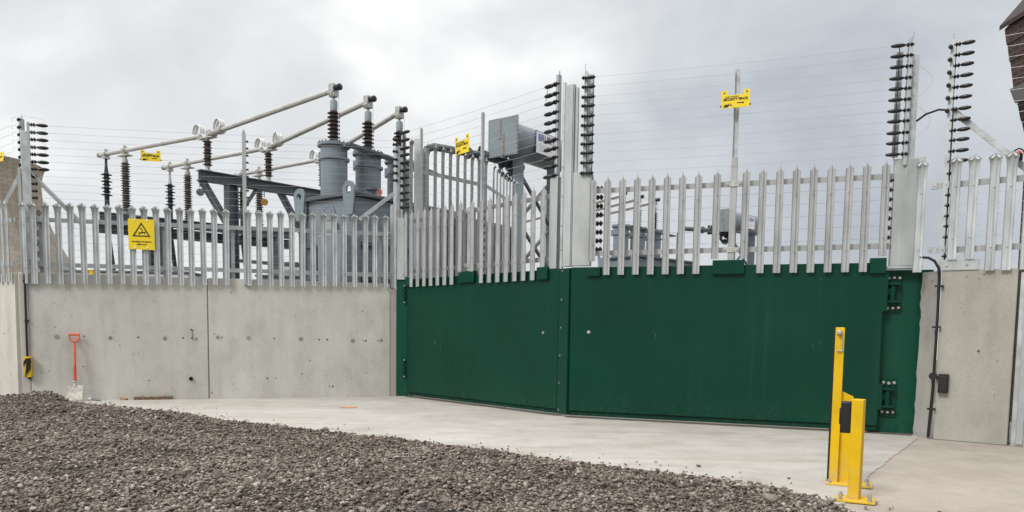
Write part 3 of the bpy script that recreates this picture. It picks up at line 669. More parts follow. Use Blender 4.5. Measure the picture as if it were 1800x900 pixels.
mb = MB(); mb.box((q0 + q1) / 2 + d * -.01 + V((0, 0, 1.95)), (.10, .05, .80), (d, nn, Z)); mb.build('post_plate', 'galv_plate', hp, bevel=.003)
mb = MB()
for z_ in (1.62, 2.27): mb.lathe((q0 + q1) / 2 + d * .02 + nn * .026 + V((0, 0, z_)), nn, [(0, .009), (.007, .008)], 8)
mb.build('bolt', 'bolt', hp)

hr = thing('gate_hinge_post', GR.p(3.05, -.15), 'wide worn green steel hinge post right of the gate with two heavy bolted hinges', 'post', 'green hinge posts')
mb = MB(); GR.box(mb, 2.86, 3.34, -.22, -.10, .0, 1.50); mb.build('plate', 'green_post', hr, bevel=.005)
for z_ in (1.30, .34):
    h = MB(); GR.box(h, 2.955, 3.09, -.10, -.088, z_ - .19, z_ + .17)
    for dz, hh in ((-.09, .02), (.07, .02)): GR.box(h, 2.965, 3.07, -.09, -.02, z_ + dz - hh / 2, z_ + dz + hh / 2)
    h.tube(GR.p(3.01, -.055, z_ - .09), GR.p(3.01, -.055, z_ + .07), .026, 14)
    GR.box(h, 2.94, 3.01, -.075, -.045, z_ - .03, z_ + .03)
    ho = h.build('hinge', 'green', hr, bevel=.002)
    b_ = MB()
    for dz in (-.145, .125):
        for a_ in (2.975, 3.02, 3.065): b_.lathe(GR.p(a_, -.088, z_ + dz + jit(.004)), GR.n, [(0, .015), (.012, .015), (.014, .010), (.03, .010)], 6)
    ho2 = b_.build('hinge_bolt', 'bolt', ho)
# galvanised box post above the hinge post
rg = thing('electric_fence_post', GR.p(3.1, -.05, 1.5), 'galvanised box post at the right end of the gate with tall column of black insulators', 'post')
sA, _ = GR.hit(1563, 453); sB, _ = GR.hit(1605, 453); sC, _ = GR.hit(1613, 453)
mb = MB(); GR.box(mb, sA + .01, sB, -.12, -.02, 1.53, 2.48); GR.box(mb, sA + .095, sB + .004, -.11, -.012, 1.532, 2.478); mb.build('box_post', 'galv_plate', rg, bevel=.004)
mb = MB(); GR.box(mb, sB + .008, sC + .03, -.13, -.06, 1.55, 2.5); mb.build('side_plate', 'galv', rg, bevel=.003)
sD, zD = GR.hit(1612, 95, -.05); mb = MB(); GR.box(mb, sD - .03, sD + .022, -.09, -.05, 2.4, zD); mb.build('upright', 'galv', rg, bevel=.003)
mb = MB(); channel(mb, GR.p(sD - .045, -.02), 2.42, 3.52, GR.e * -1, GR.n, .05, .03); mb.lathe(GR.p(sD - .04, -.02, 3.52), Z, [(0, .006), (.06, .004)], 6); GR.box(mb, sD - .16, sD - .11, -.06, -.05, 2.5, 3.42); mb.build('insulator_channel', 'galv', rg)
RZ = []
for y in (79.5, 98, 117, 137, 155.5, 174.7, 194, 212.5, 233, 251, 270.7):
    _, z_ = GR.hit(1588, y, 0); RZ.append(z_); inst(INS, 'insulator', rg, GR.p(sD - .045, .0, z_), 0, (.98, .9, .85), (0, 0, GR.rz + math.pi))
mb = MB(); mb.tube(GR.p(sD - .15, .02, RZ[0]), GR.p(sD - .15, .02, RZ[-1] - .06), .004, 6); mb.build('link_wire', 'black_rub', rg)
for z_ in (3.0, 2.45 + .2):
    mb = MB(); mb.path([GR.p(sD + .02 + .11 * math.sin(math.pi * k / 14), -.03, z_ + .3 - .02 - .27 * k / 14) for k in range(15)], .0016, 4); mb.build('jumper_wire', 'wire', rg)
mb = MB(); GR.box(mb, sA - .03, sC + .04, -.12, .01, 1.505, 1.528); mb.build('cap_plate', 'galv_plate', rg)

# ------------------------------------------------------------------ right fence
rf = thing('palisade_fence', RR.p(.3, 0, 1.45), 'splayed spiked palisade fence above the right concrete wall', 'fence')
for a_, zb in ((-.188, 1.455), (.065, 1.562), (.194, 1.562), (.342, 1.452), (.457, 1.45), (.585, 1.452), (.72, 1.452), (.86, 1.452), (1.0, 1.452), (1.14, 1.452), (1.28, 1.452), (1.42, 1.452), (1.56, 1.452), (1.70, 1.452), (1.84, 1.452)):
    inst(PALE_R, 'pale', rf, RR.p(a_, .03, zb), 0, (1.05, 1, (2.40 - zb) / .97), (0, 0, RR.rz + jit(.03)))
rail(RR, -.12, 1.92, 2.19, 2.20).build('rail', 'galv_warm', rf); rail(RR, -.06, 1.92, 1.64, 1.655).build('rail', 'galv_warm', rf)
for z_ in (1.645, 2.195):
    for a_ in (-.10, -.01): mb = MB(); RR.box(mb, a_ - .022, a_ + .022, -.014, -.004, z_ - .028, z_ + .028); mb.lathe(RR.p(a_, -.005, z_), RR.n, [(0, .009), (.008, .008)], 8); mb.build('rail_bracket', 'galv_plate', rf)
rp_ = thing('electric_fence_post', RR.p(-.02, -.04, 1.46), 'slim tilted electric fence post above the right wall with stay and insulators', 'post')
mb = MB(); channel(mb, RR.p(-.03, -.03), 1.5, 3.40, RR.e, RR.n, .05, .035); RR.box(mb, -.03, .012, -.06, -.05, 1.5, 2.85); mb.lathe(RR.p(-.02, -.03, 3.40), Z, [(0, .006), (.05, .004)], 6); mb.build('insulator_channel', 'galv', rp_)
mb = MB(); RR.box(mb, -.02, .27, .002, .010, 1.465, 1.555); mb.build('base_plate', 'galv_plate', rp_, bevel=.002)
mb = MB()
for a_ in (.03, .18): mb.lathe(RR.p(a_, .01, 1.51), RR.n, [(0, .012), (.008, .011)], 8)
mb.build('bolt', 'bolt', rp_)
mb = MB(); mb.beam(RR.p(.0, -.03, 2.82), RR.p(.62, -.06, 2.20), .05, .006, RR.n); mb.beam(RR.p(.0, -.05, 2.80), RR.p(.62, -.08, 2.18), .006, .05, RR.n); mb.build('stay', 'galv', rp_)
RRZ = []
for k, y in enumerate((76, 95, 113.6, 133, 152, 171, 191, 210, 228.4, 245.7, 265, 283, 304, 342, 360.6, 379, 397, 416, 450)):
    _, z_ = RR.hit(1690 - (y - 76) * .068, y, 0); RRZ.append(z_)
    inst(INS if k < 12 else BOB, 'insulator', rp_, RR.p(.0, -.01, z_), 0, (.8, .85, .82) if k < 12 else (1, 1, 1), (0, 0, RR.rz))
for k in range(6): inst(BOB, 'insulator', rp_, RR.p(-.03, .0, 3.33 - .105 * k), 0, (.8, .8, .8), (0, 0, RR.rz - 1.6))
mb = MB(); q = RR.p(-.02, .02, 2.80); e_ = GR.p(sD + .02, -.02, 2.80)
mb.path([e_, e_.lerp(q, .3) + V((0, 0, .035)), e_.lerp(q, .7) + V((0, 0, .04)), q + V((0, 0, .01))], .009, 8); mb.build('cable', 'black_rub', rp_)
cr2 = thing('corner_upright', RR.p(.62, -.02), 'galvanised upright against the right end of the concrete wall', 'post')
mb = MB(); RR.box(mb, .565, .69, -.10, .015, 0, 1.43); mb.build('upright', 'galv', cr2, bevel=.004)
mb = MB(); RR.box(mb, .60, .65, .016, .028, .02, 1.42); mb.build('rib', 'galv_plate', cr2, bevel=.003)
bc = thing('fence_beacon', RR.p(.50, .0, 2.34), 'small black fence alarm unit with a red lens beside the right stay', 'alarm light')
sE, zE = RR.hit(1790, 272, .03); mb = MB(); mb.lathe(RR.p(sE, .0, zE - .04), Z, [(0, .03), (.05, .03), (.055, .024)], 14); mb.build('body', 'black_rub', bc)
mb = MB(); mb.lathe(RR.p(sE, .0, zE + .016), Z, [(0, .022), (.012, .02), (.024, .004)], 14); mb.build('lens', 'red', bc)
mb = MB(); mb.path([RR.p(sE - .045 * math.cos(math.pi * k / 10), .0, zE - .02 + .075 * math.sin(math.pi * k / 10)) for k in range(11)], .006, 6); mb.build('guard_loop', 'black_rub', bc)

# ------------------------------------------------------------------ fence wires
pw = []
for k in range(20):
    y0 = 221 + 12.75 * k; y1 = 247.6 + 12.2 * k
    a0, z0 = L.hit(76, y0, -.03); a1, z1 = L.hit(688, y1, -.03); pw.append((L.p(a0 if k < 7 else a0 - .08, -.03, z0), L.p(a1, -.03, z1)))
wires(pw, 'strung above the long concrete wall', 'electric fence wires over the long wall')
pw = [(pA + GL.n * .03 + GL.e * .17 + V((0, 0, LZ[k])), GL.p(2.45, .0, GLZ[k])) for k in range(11)]
pw += [(GL.p(.05, -.06, 2.30 - .1 * k), GL.p(2.6, -.06, 2.33 - .1 * k)) for k in range(5)]
wires(pw, 'strung over the left green gate', 'electric fence wires over the left gate')
pw = [(GR.p(.22, .02, GRZ[k]), GR.p(sD - .24, .0, RZ[k])) for k in range(11)]
pw += [(GR.p(.25, -.06, 2.36 - .115 * k), GR.p(2.98, -.06, 2.36 - .115 * k)) for k in range(6)]
wires(pw, 'strung over the right green gate', 'electric fence wires over the right gate')
pw = [(RR.p(.15, -.01, RRZ[k]), RR.p(1.95, -.01, RRZ[k] + .02)) for k in range(12)] + [(RR.p(.06, -.01, RRZ[k]), RR.p(1.95, -.01, RRZ[k])) for k in range(13, 18)]
wires(pw, 'strung over the right concrete wall', 'electric fence wires over the right wall')
pw = [(FL.p(3.9, -.03, 3.17 - .1 * k), FL.p(0, -.03, 3.17 - .1 * k)) for k in range(7)]
wires(pw, 'strung left of the corner post', 'electric fence wires left of the corner')

# ------------------------------------------------------------------ signs
def fence_sign(run, u0, v0, u1, v1, off, label, tilt=0.0):
    a0, z1 = run.hit(u0, v0, off); a1, z0 = run.hit(u1, v1, off); wd = a1 - a0; zc = (z0 + z1) / 2; hh = (z1 - z0)
    e = (run.e * math.cos(tilt) + Z * math.sin(tilt)); u_ = (-run.e * math.sin(tilt) + Z * math.cos(tilt)); n_ = run.n
    c_ = run.p((a0 + a1) / 2, off, zc)
    t_ = thing('warning_sign', c_ - Z * hh / 2, label, 'sign', 'electric fence signs')
    W, H = wd / 2, hh / 2; tw = wd * .21; nt_ = hh * .27
    pl = [(-W, -H), (W, -H), (W, H), (W - tw, H), (W - tw, H - nt_), (-W + tw, H - nt_), (-W + tw, H), (-W, H)]
    MB().prism(pl, c_, e, u_, n_, .003).build('plate', 'sign_y', t_)
    o_ = c_ + n_ * .0045
    text('ELECTRIFIED', hh * .13, 'sign_k', t_, o_ - e * wd * .12 + u_ * hh * .12, e, u_)
    text('SECURITY FENCE', hh * .185, 'sign_k', t_, o_ + u_ * hh * -.02, e, u_, bold=.0012, sx=wd / hh * .60)
    # black hand and bolt pictogram, maker's line
    m_ = MB(); k = hh
    hand = [(-.40 * wd, -.46 * k), (-.27 * wd, -.46 * k), (-.20 * wd, -.34 * k), (-.24 * wd, -.26 * k), (-.30 * wd, -.32 * k), (-.33 * wd, -.24 * k), (-.36 * wd, -.32 * k), (-.42 * wd, -.34 * k)]
    m_.prism(hand, c_, e, u_, n_, .004)
    m_.prism([(-.24 * wd, -.2 * k), (-.14 * wd, -.30 * k), (-.16 * wd, -.32 * k), (-.06 * wd, -.44 * k), (-.20 * wd, -.35 * k), (-.17 * wd, -.31 * k)], c_, e, u_, n_, .0042)
    m_.build('pictogram', 'sign_k', t_)
    m_ = MB(); m_.box(c_ + e * wd * .16 - u_ * k * .24 + n_ * .002, (wd * .20, k * .06, .0045), (e, u_, n_)); m_.box(c_ + e * wd * .27 - u_ * k * .25 + n_ * .002, (wd * .05, k * .09, .0046), (e, u_, n_)); m_.build('maker_mark', 'sign_k', t_)
    m_ = MB()
    for sx_ in (-1, 1): m_.lathe(c_ + e * sx_ * (W - tw * .5) + u_ * (H - nt_ * .5) + n_ * .003, n_, [(0, hh * .05), (.002, hh * .05)], 10); m_.box(c_ + e * sx_ * (W + .004) - u_ * H * .75, (.012, .012, .012), (e, u_, n_))
    m_.build('clip', 'sign_k', t_)
fence_sign(L, 247, 263, 282.5, 284.5, .0, 'yellow security fence sign hanging on the wires over the long concrete wall', .02)
fence_sign(GL, 800.5, 241.5, 824.5, 267, .0, 'yellow security fence sign hanging on wires above the left gate, before the grey pipe', .04)
fence_sign(GR, 1268.5, 160.5, 1317.5, 187, .06, 'yellow security fence sign on the post above the right gate', .01)
fl_s = FL.hit(3, 279, .0)
fence_sign(FL, -24, 277, 7, 282, .0, 'yellow security fence sign left of the corner post, cut by the picture edge', 0)

a0, z1 = L.hit(226.5, 385); a1, z0 = L.hit(273.5, 440.5)
ds = thing('danger_sign', L.p((a0 + a1) / 2, .055, z0), 'yellow danger of death keep out sign on the palisade fence', 'sign')
c_ = L.p((a0 + a1) / 2, .055, (z0 + z1) / 2); W, H = (a1 - a0), (z1 - z0)
MB().box(c_, (W, .003, H), (L.e, L.n, Z)).build('plate', 'sign_y', ds)
m_ = MB(); tri = lambda r, dy: [(-r, -r * .58 + dy), (r, -r * .58 + dy), (0, r * 1.15 + dy)]
def ring(mb, outer, inner, c, ex, ey, ez, d):
    n = len(outer)
    vs = [c + ex * x + ey * y for x, y in outer] + [c + ex * x + ey * y for x, y in inner]; vs2 = [v_ + ez * d for v_ in vs]
    fs = [(k, (k + 1) % n, n + (k + 1) % n, n + k) for k in range(n)]
    off = 2 * n; f2 = [tuple(off + i for i in reversed(f)) for f in fs]
    sd = [(k, off + k, off + (k + 1) % n, (k + 1) % n) for k in range(n)] + [(n + k, n + (k + 1) % n, off + n + (k + 1) % n, off + n + k) for k in range(n)]
    mb.add(vs + vs2, fs + f2 + sd)
ring(m_, tri(W * .345, H * .085), tri(W * .265, H * .085), c_ + L.n * .001, L.e, Z, L.n, .003); m_.build('warning_triangle', 'sign_k', ds)
m_ = MB(); k = W
def line(mb, pts, t, c, e, n):
    for p, q in zip(pts[:-1], pts[1:]): mb.beam(c + e * p[0] * k + Z * p[1] * k, c + e * q[0] * k + Z * q[1] * k, .0016, t * k, n.cross(V((e * (q[0] - p[0]) + Z * (q[1] - p[1])))).normalized())
cb = c_ + L.n * .0025
line(m_, [(-.03, .30), (-.03, .20), (.03, .24), (.035, .14)], .02, cb, L.e, L.n)
line(m_, [(.02, .17), (.035, .14), (.05, .17)], .016, cb, L.e, L.n)
line(m_, [(-.12, .05), (.02, .07), (.14, .085)], .045, cb, L.e, L.n)
line(m_, [(-.05, .06), (-.08, -.02)], .024, cb, L.e, L.n); line(m_, [(.13, .08), (.13, .0)], .022, cb, L.e, L.n); line(m_, [(.0, .09), (.0, .12), (.08, .09)], .018, cb, L.e, L.n)
m_.lathe(cb + L.e * .145 * k + Z * .10 * k - L.n * .001, L.n, [(0, .022 * k), (.0022, .022 * k)], 10); m_.build('pictogram', 'sign_k', ds)
text('DANGER OF DEATH', .021, 'sign_k', ds, c_ + L.n * .0025 - Z * H * .245, L.e, Z, bold=.0009, sx=1.12)
text('KEEP OUT', .021, 'sign_k', ds, c_ + L.n * .0025 - Z * H * .335, L.e, Z, bold=.0009, sx=1.12)
for x in (-.25, .22):
    for y in (-.44, .46): MB().lathe(c_ + L.e * W * x + Z * H * y + L.n * .001, L.n, [(0, .011), (.004, .010), (.006, .005)], 10).build('fixing_bolt', 'white', ds)

# ------------------------------------------------------------------ conduits and boxes
cd = thing('cable_conduit', L.p(CORNER_S, .02), 'black cable conduit clipped down the left corner of the wall', 'conduit')
pts = [L.hit(43, 482, .02), L.hit(45.5, 560, .02), L.hit(48, 628, .02)]
pts = [L.p(a_, .02, z_) for a_, z_ in pts]
MB().path(pts, .0115, 8).build('pipe', 'black_rub', cd)
mb = MB()
for y, u in ((494, 43.5), (564, 46.5)): a_, z_ = L.hit(u, y, .02); L.box(mb, a_ - .016, a_ + .02, .005, .034, z_ - .012, z_ + .012)
mb.build('saddle_clip', 'black_rub', cd)
bx = thing('isolator_box', L.p(CORNER_S, .02, .25), 'black and yellow striped box at the foot of the left corner conduit', 'box')
a0, z1 = L.hit(43, 627, .03); a1, z0 = L.hit(57, 663, .03)
mb = MB(); L.box(mb, a0, a1, .006, .06, z0, z1); mb.build('case', 'yellow', bx, bevel=.004)
mb = MB(); am = (a0 + a1) / 2; wv = a1 - a0; hv = z1 - z0
mb.prism([(a0 + wv * .12, z0 + hv * .02), (a0 + wv * .2, z0 + hv * .1), (a0 + wv * .95, z0 + hv * .42), (a0 + wv, z0 + hv * .95), (a0 + wv * .35, z0 + hv * .92), (a0 + wv * .30, z0 + hv * .42)], L.p(0, .06), L.e, Z, L.n, .010); mb.prism([(a0 - .004, z0 + hv * .5), (a0 + wv * .32, z0 + hv * .78), (a0 + wv * .32, z0 + hv * .92), (a0 - .004, z0 + hv * .75)], L.p(0, .0595), L.e, Z, L.n, .004); mb.build('cover', 'black_rub', bx)
mb = MB(); L.box(mb, a0 + wv * .3, a1 + .006, .06, .078, z0 + hv * .72, z0 + hv * .80); mb.tube(L.p(am + .01, .03, z0 - .025), L.p(am + .01, .03, z0 + .002), .013, 10); mb.build('gland', 'black_rub', bx)

c2 = thing('cable_conduit', RR.p(.05, .02), 'black conduit arching over and running down the right concrete wall', 'conduit')
uv = [(1612, 452), (1632, 453), (1643, 459), (1650, 471), (1651, 490), (1648, 560), (1644, 620), (1640, 680), (1636, 720), (1631, 769)]
pts = []
for k, (u, v) in enumerate(uv):
    a_, z_ = RR.hit(u, v, .022); pts.append(RR.p(a_, .022, z_))
MB().path(pts, .0115, 8).build('pipe', 'black_rub', c2)
mb = MB()
for u, v in ((1651, 503), (1646, 575), (1637, 719)):
    a_, z_ = RR.hit(u, v, .022); RR.box(mb, a_ - .032, a_ + .032, .004, .036, z_ - .008, z_ + .008)
a_, z_ = RR.hit(1640, 661, .022); mb.lathe(RR.p(a_, .0, z_), RR.n, [(0, .032), (.036, .032)], 14)
a2, z2 = RR.hit(1652, 662, .022); mb.tube(RR.p(a_, .02, z_), RR.p(a2, .02, z2), .012, 8)
mb.build('saddle_clip', 'black_rub', c2)
b2 = thing('junction_box', RR.p(.1, .03, .4), 'small black junction box beside the conduit on the right wall', 'box')
a0, z1 = RR.hit(1650, 657, .03); a1, z0 = RR.hit(1666, 691, .03)
mb = MB(); RR.box(mb, a0, a1, .003, .05, z0, z1); mb.build('case', 'black_rub', b2, bevel=.004)
mb = MB(); RR.box(mb, a0 + .008, a1 - .008, .05, .055, z0 + .01, z1 - .02); mb.build('lid', 'black_rub', b2, bevel=.002)

# ------------------------------------------------------------------ shovel and litter at the wall foot
sh = thing('shovel', L.p(1.0, .1), 'shovel with orange shaft and mortar crusted blade leaning on the wall', 'shovel')
def wl(u, v, off): a_, z_ = L.hit(u, v, off); return L.p(a_, off, z_)
top = wl(130.5, 588, .045); fork = wl(131, 603, .055); mid_ = wl(131.5, 643, .085); sock = wl(132, 671, .105); bl_t = wl(132, 678, .115); bl_b = wl(129, 704, .17)
ax_ = (top - bl_t).normalized(); ex = L.e; ez = ex.cross(ax_).normalized()
mb = MB(); mb.path([top - ex * .055, top - ex * .03, top + ex * .03, top + ex * .055], .014, 10)
hl = [top + ex * .05 * s_ - ax_ * 0 for s_ in (-1,)]
loop = []
for k in range(13):
    an = math.pi * k / 12; loop.append(top - ex * .052 * math.cos(an) - ax_ * (.085 * math.sin(an) ** .7))
mb.path(loop, .010, 8); mb.build('handle', 'orange', sh)
MB().path([top - ax_ * .078, fork, mid_], .0135, 10).build('shaft', 'orange', sh)
MB().path([mid_, sock], .0165, 10).build('grip_sleeve', 'red', sh)
mb = MB(); mb.lathe(sock, bl_t - sock, [(-.008, .024), (.006, .024), (.007, .012), (.05, .012)], 12)
bw = .085; n = 8; vs = []; fs = []
dn = (bl_b - bl_t)
for i in range(9):
    for j in range(n + 1):
        x = (j / n - .5) * 2; t = i / 8; p_ = bl_t + dn * t + ex * x * bw * (1 + .10 * t) + L.n * (.014 * x * x - .006 * math.sin(t * 3)) + ax_ * (.008 * (1 - x * x) * (1 if i == 0 else 0))
        vs.append(p_)
N = len(vs); vs += [v_ - L.n * .004 for v_ in vs]
fs = [(i * (n + 1) + j, i * (n + 1) + j + 1, (i + 1) * (n + 1) + j + 1, (i + 1) * (n + 1) + j) for i in range(8) for j in range(n)]
fs += [tuple(N + q for q in reversed(f)) for f in fs]
b_ = [j for j in range(n + 1)] + [(i + 1) * (n + 1) + n for i in range(8)] + [8 * (n + 1) + j for j in range(n - 1, -1, -1)] + [i * (n + 1) for i in range(7, 0, -1)]
fs += [(b_[k], b_[(k + 1) % len(b_)], N + b_[(k + 1) % len(b_)], N + b_[k]) for k in range(len(b_))]
mb.add(vs, fs); mb.build('blade', 'spade', sh)

p0 = L.p(L.hit(238, 698)[0], .07); p1 = L.p(L.hit(304, 698)[0], .045)
mb = MB(); nseg = 10; dirp = (p1 - p0); dirp.z = 0; Lp = dirp.length; dirp.normalize(); sd_ = V((-dirp.y, dirp.x, 0))
vs = []; fs = []
for k in range(nseg + 1):
    t = k / nseg; c0 = p0 + dirp * Lp * t + V((0, 0, .022)); w_ = .03 + jit(.004); h_ = .017 + jit(.003)
    vs += [c0 - sd_ * w_ - Z * .017, c0 + sd_ * w_ - Z * .017, c0 + sd_ * w_ + Z * h_, c0 - sd_ * w_ + Z * h_]
for k in range(nseg):
    for i in range(4): fs.append((4 * k + i, 4 * k + (i + 1) % 4, 4 * k + 4 + (i + 1) % 4, 4 * k + 4 + i))
fs += [(0, 1, 2, 3), (4 * nseg + 3, 4 * nseg + 2, 4 * nseg + 1, 4 * nseg)]
o = MB().add(vs, fs).build('timber_offcut', 'wood', ang=25); tag(o, 'dark weathered timber length lying at the foot of the wall', 'timber')
c0 = L.p(L.hit(221, 698)[0], .07)
bm = bmesh.new()
for _ in range(16): bm.verts.new((random.uniform(-1, 1) * .055, random.uniform(-1, 1) * .03, random.uniform(0, 1) * .045))
r_h = bmesh.ops.convex_hull(bm, input=bm.verts); bmesh.ops.delete(bm, geom=list({x for x in r_h['geom_unused'] + r_h['geom_interior'] if isinstance(x, bmesh.types.BMVert)}), context='VERTS'); vs = [c0 + v_.co for v_ in bm.verts]; bm.verts.index_update(); fs = [tuple(v_.index for v_ in f.verts) for f in bm.faces]; bm.free()
o = MB().add(vs, fs).build('wood_chunk', 'offcut', ang=20); tag(o, 'small tan chunk of split wood left of the dark timber', 'wood chunk')
c0 = L.p(L.hit(163, 700)[0], .10)
tr = thing('broken_stick', c0, 'thin grey stick with white lump on its end lying right of the shovel', 'stick')
MB().path([c0 + V((-.01, 0, .02)), c0 + V((.08, -.02, .012)), c0 + V((.15, -.05, .01))], .006, 6).build('rod', 'steel_dk', tr)
MB().lathe(c0 + V((-.035, 0, .024)), (1, -.1, 0), [(0, .006), (.012, .018), (.03, .019), (.042, .008)], 9).build('lump', 'white', tr)

# ------------------------------------------------------------------ yellow posts
b0 = gnd(1488, 855); ytop = .0
dvw = V((b0.x, b0.y, 0)).normalized(); rtv = V((dvw.y, -dvw.x, 0))
yb = thing('gate_stop_post', b0, 'tall slim yellow steel gate stop with gusset and bolted base plate', 'post', 'yellow gate posts')
pc = gnd(1463, 852); fx = rtv; fy = -dvw
mb = MB(); mb.box(pc + V((0, 0, .475)) + fx * .003 - fy * .03, (.050, .055, .94), (fx, fy, Z)); mb.build('post', 'yellow', yb, bevel=.004)
mb = MB(); mb.box(pc + V((0, 0, .475)) - fx * .028 - fy * .032, (.010, .05, .93), (fx, fy, Z)); mb.build('rubber_strip', 'black_rub', yb)
mb = MB(); mb.prism([(0, 0), (.125, 0), (.110, .10), (.075, .36), (.065, .52), (0, .55)], pc + fx * .028 - fy * .045 + V((0, 0, .014)), fx, Z, fy, .012); mb.build('gusset', 'yellow', yb, bevel=.002)
mb = MB(); mb.box(pc + fx * .088 - fy * .03 + V((0, 0, .011)), (.255, .15, .014), (fx, fy, Z)); mb.build('base_plate', 'yellow', yb, bevel=.003)
for a_, b_ in ((-.018, .03), (.19, .03), (-.018, -.09), (.19, -.09)): MB().lathe(pc + fx * a_ + fy * (b_) + V((0, 0, .018)), Z, [(0, .016), (.004, .016), (.004, .010), (.02, .009)], 8).build('anchor_bolt', 'bolt', yb)
mb = MB(); tp = pc + V((0, 0, .915)); mb.lathe(tp + fy * .0, fy, [(0, .017), (.008, .017), (.010, .011), (.03, .010)], 6); mb.build('bolt', 'bolt', yb)
mb = MB(); mb.path([tp + fx * .012 + fy * .012, tp + fx * .018 + fy * .006 - Z * .05, tp + fx * .018 + fy * .006 - Z * .11], .0035, 6); mb.path([tp - fx * .012 + fy * .008 - Z * .108, tp + fx * .022 + fy * .01 - Z * .108, tp + fx * .026 + fy * .012 - Z * .095], .004, 6); mb.build('drop_pin', 'bolt', yb)

b1 = gnd(1501, 884); dv2 = V((b1.x, b1.y, 0)).normalized(); fx = V((dv2.y, -dv2.x, 0)); fy = -dv2
ys = thing('gate_stop_post', b1, 'short thick yellow steel post with black rubber buffer in front of the tall one', 'post', 'yellow gate posts')
mb = MB(); mb.box(b1 + V((0, 0, .287)) - fy * .045, (.058, .066, .54), (fx * math.cos(.2) + fy * math.sin(.2), fy * math.cos(.2) - fx * math.sin(.2), Z)); mb.build('post', 'yellow', ys, bevel=.004)
mb = MB(); mb.box(b1 + fx * .005 - fy * .04 + V((0, 0, .011)), (.195, .14, .014), (fx, fy, Z)); mb.build('base_plate', 'yellow', ys, bevel=.003)
for a_, b_ in ((-.068, .015), (.076, .015), (-.068, -.09), (.076, -.09)): MB().lathe(b1 + fx * a_ + fy * b_ + V((0, 0, .018)), Z, [(0, .016), (.004, .016), (.004, .010), (.02, .009)], 8).build('anchor_bolt', 'bolt', ys)
mb = MB(); mb.box(b1 - fx * .060 - fy * .07 + V((0, 0, .455)), (.055, .07, .17), (fx, fy, Z)); mb.box(b1 - fx * .088 - fy * .07 + V((0, 0, .46)), (.012, .05, .09), (fx, fy, Z)); mb.build('rubber_buffer', 'black_rub', ys, bevel=.012)

# ------------------------------------------------------------------ substation beyond the wall
ZMAP[0] = True
DD = D1 = V((-.80, .60, 0)); RW = R1 = V((.60, .80, 0))
def sheds(o, axis, z0, z1, n, r1, r0, alt=1.0):
    pr = [(z0, r0)]
    st = (z1 - z0) / n
    for k in range(n):
        a_ = z0 + st * k; r_ = r1 * (alt if k % 2 else 1); pr += [(a_ + st * .18, r0), (a_ + st * .38, r_), (a_ + st * .46, r_), (a_ + st * .72, r0)]
    pr.append((z1, r0)); return MB().lathe(o, axis, pr, 18)

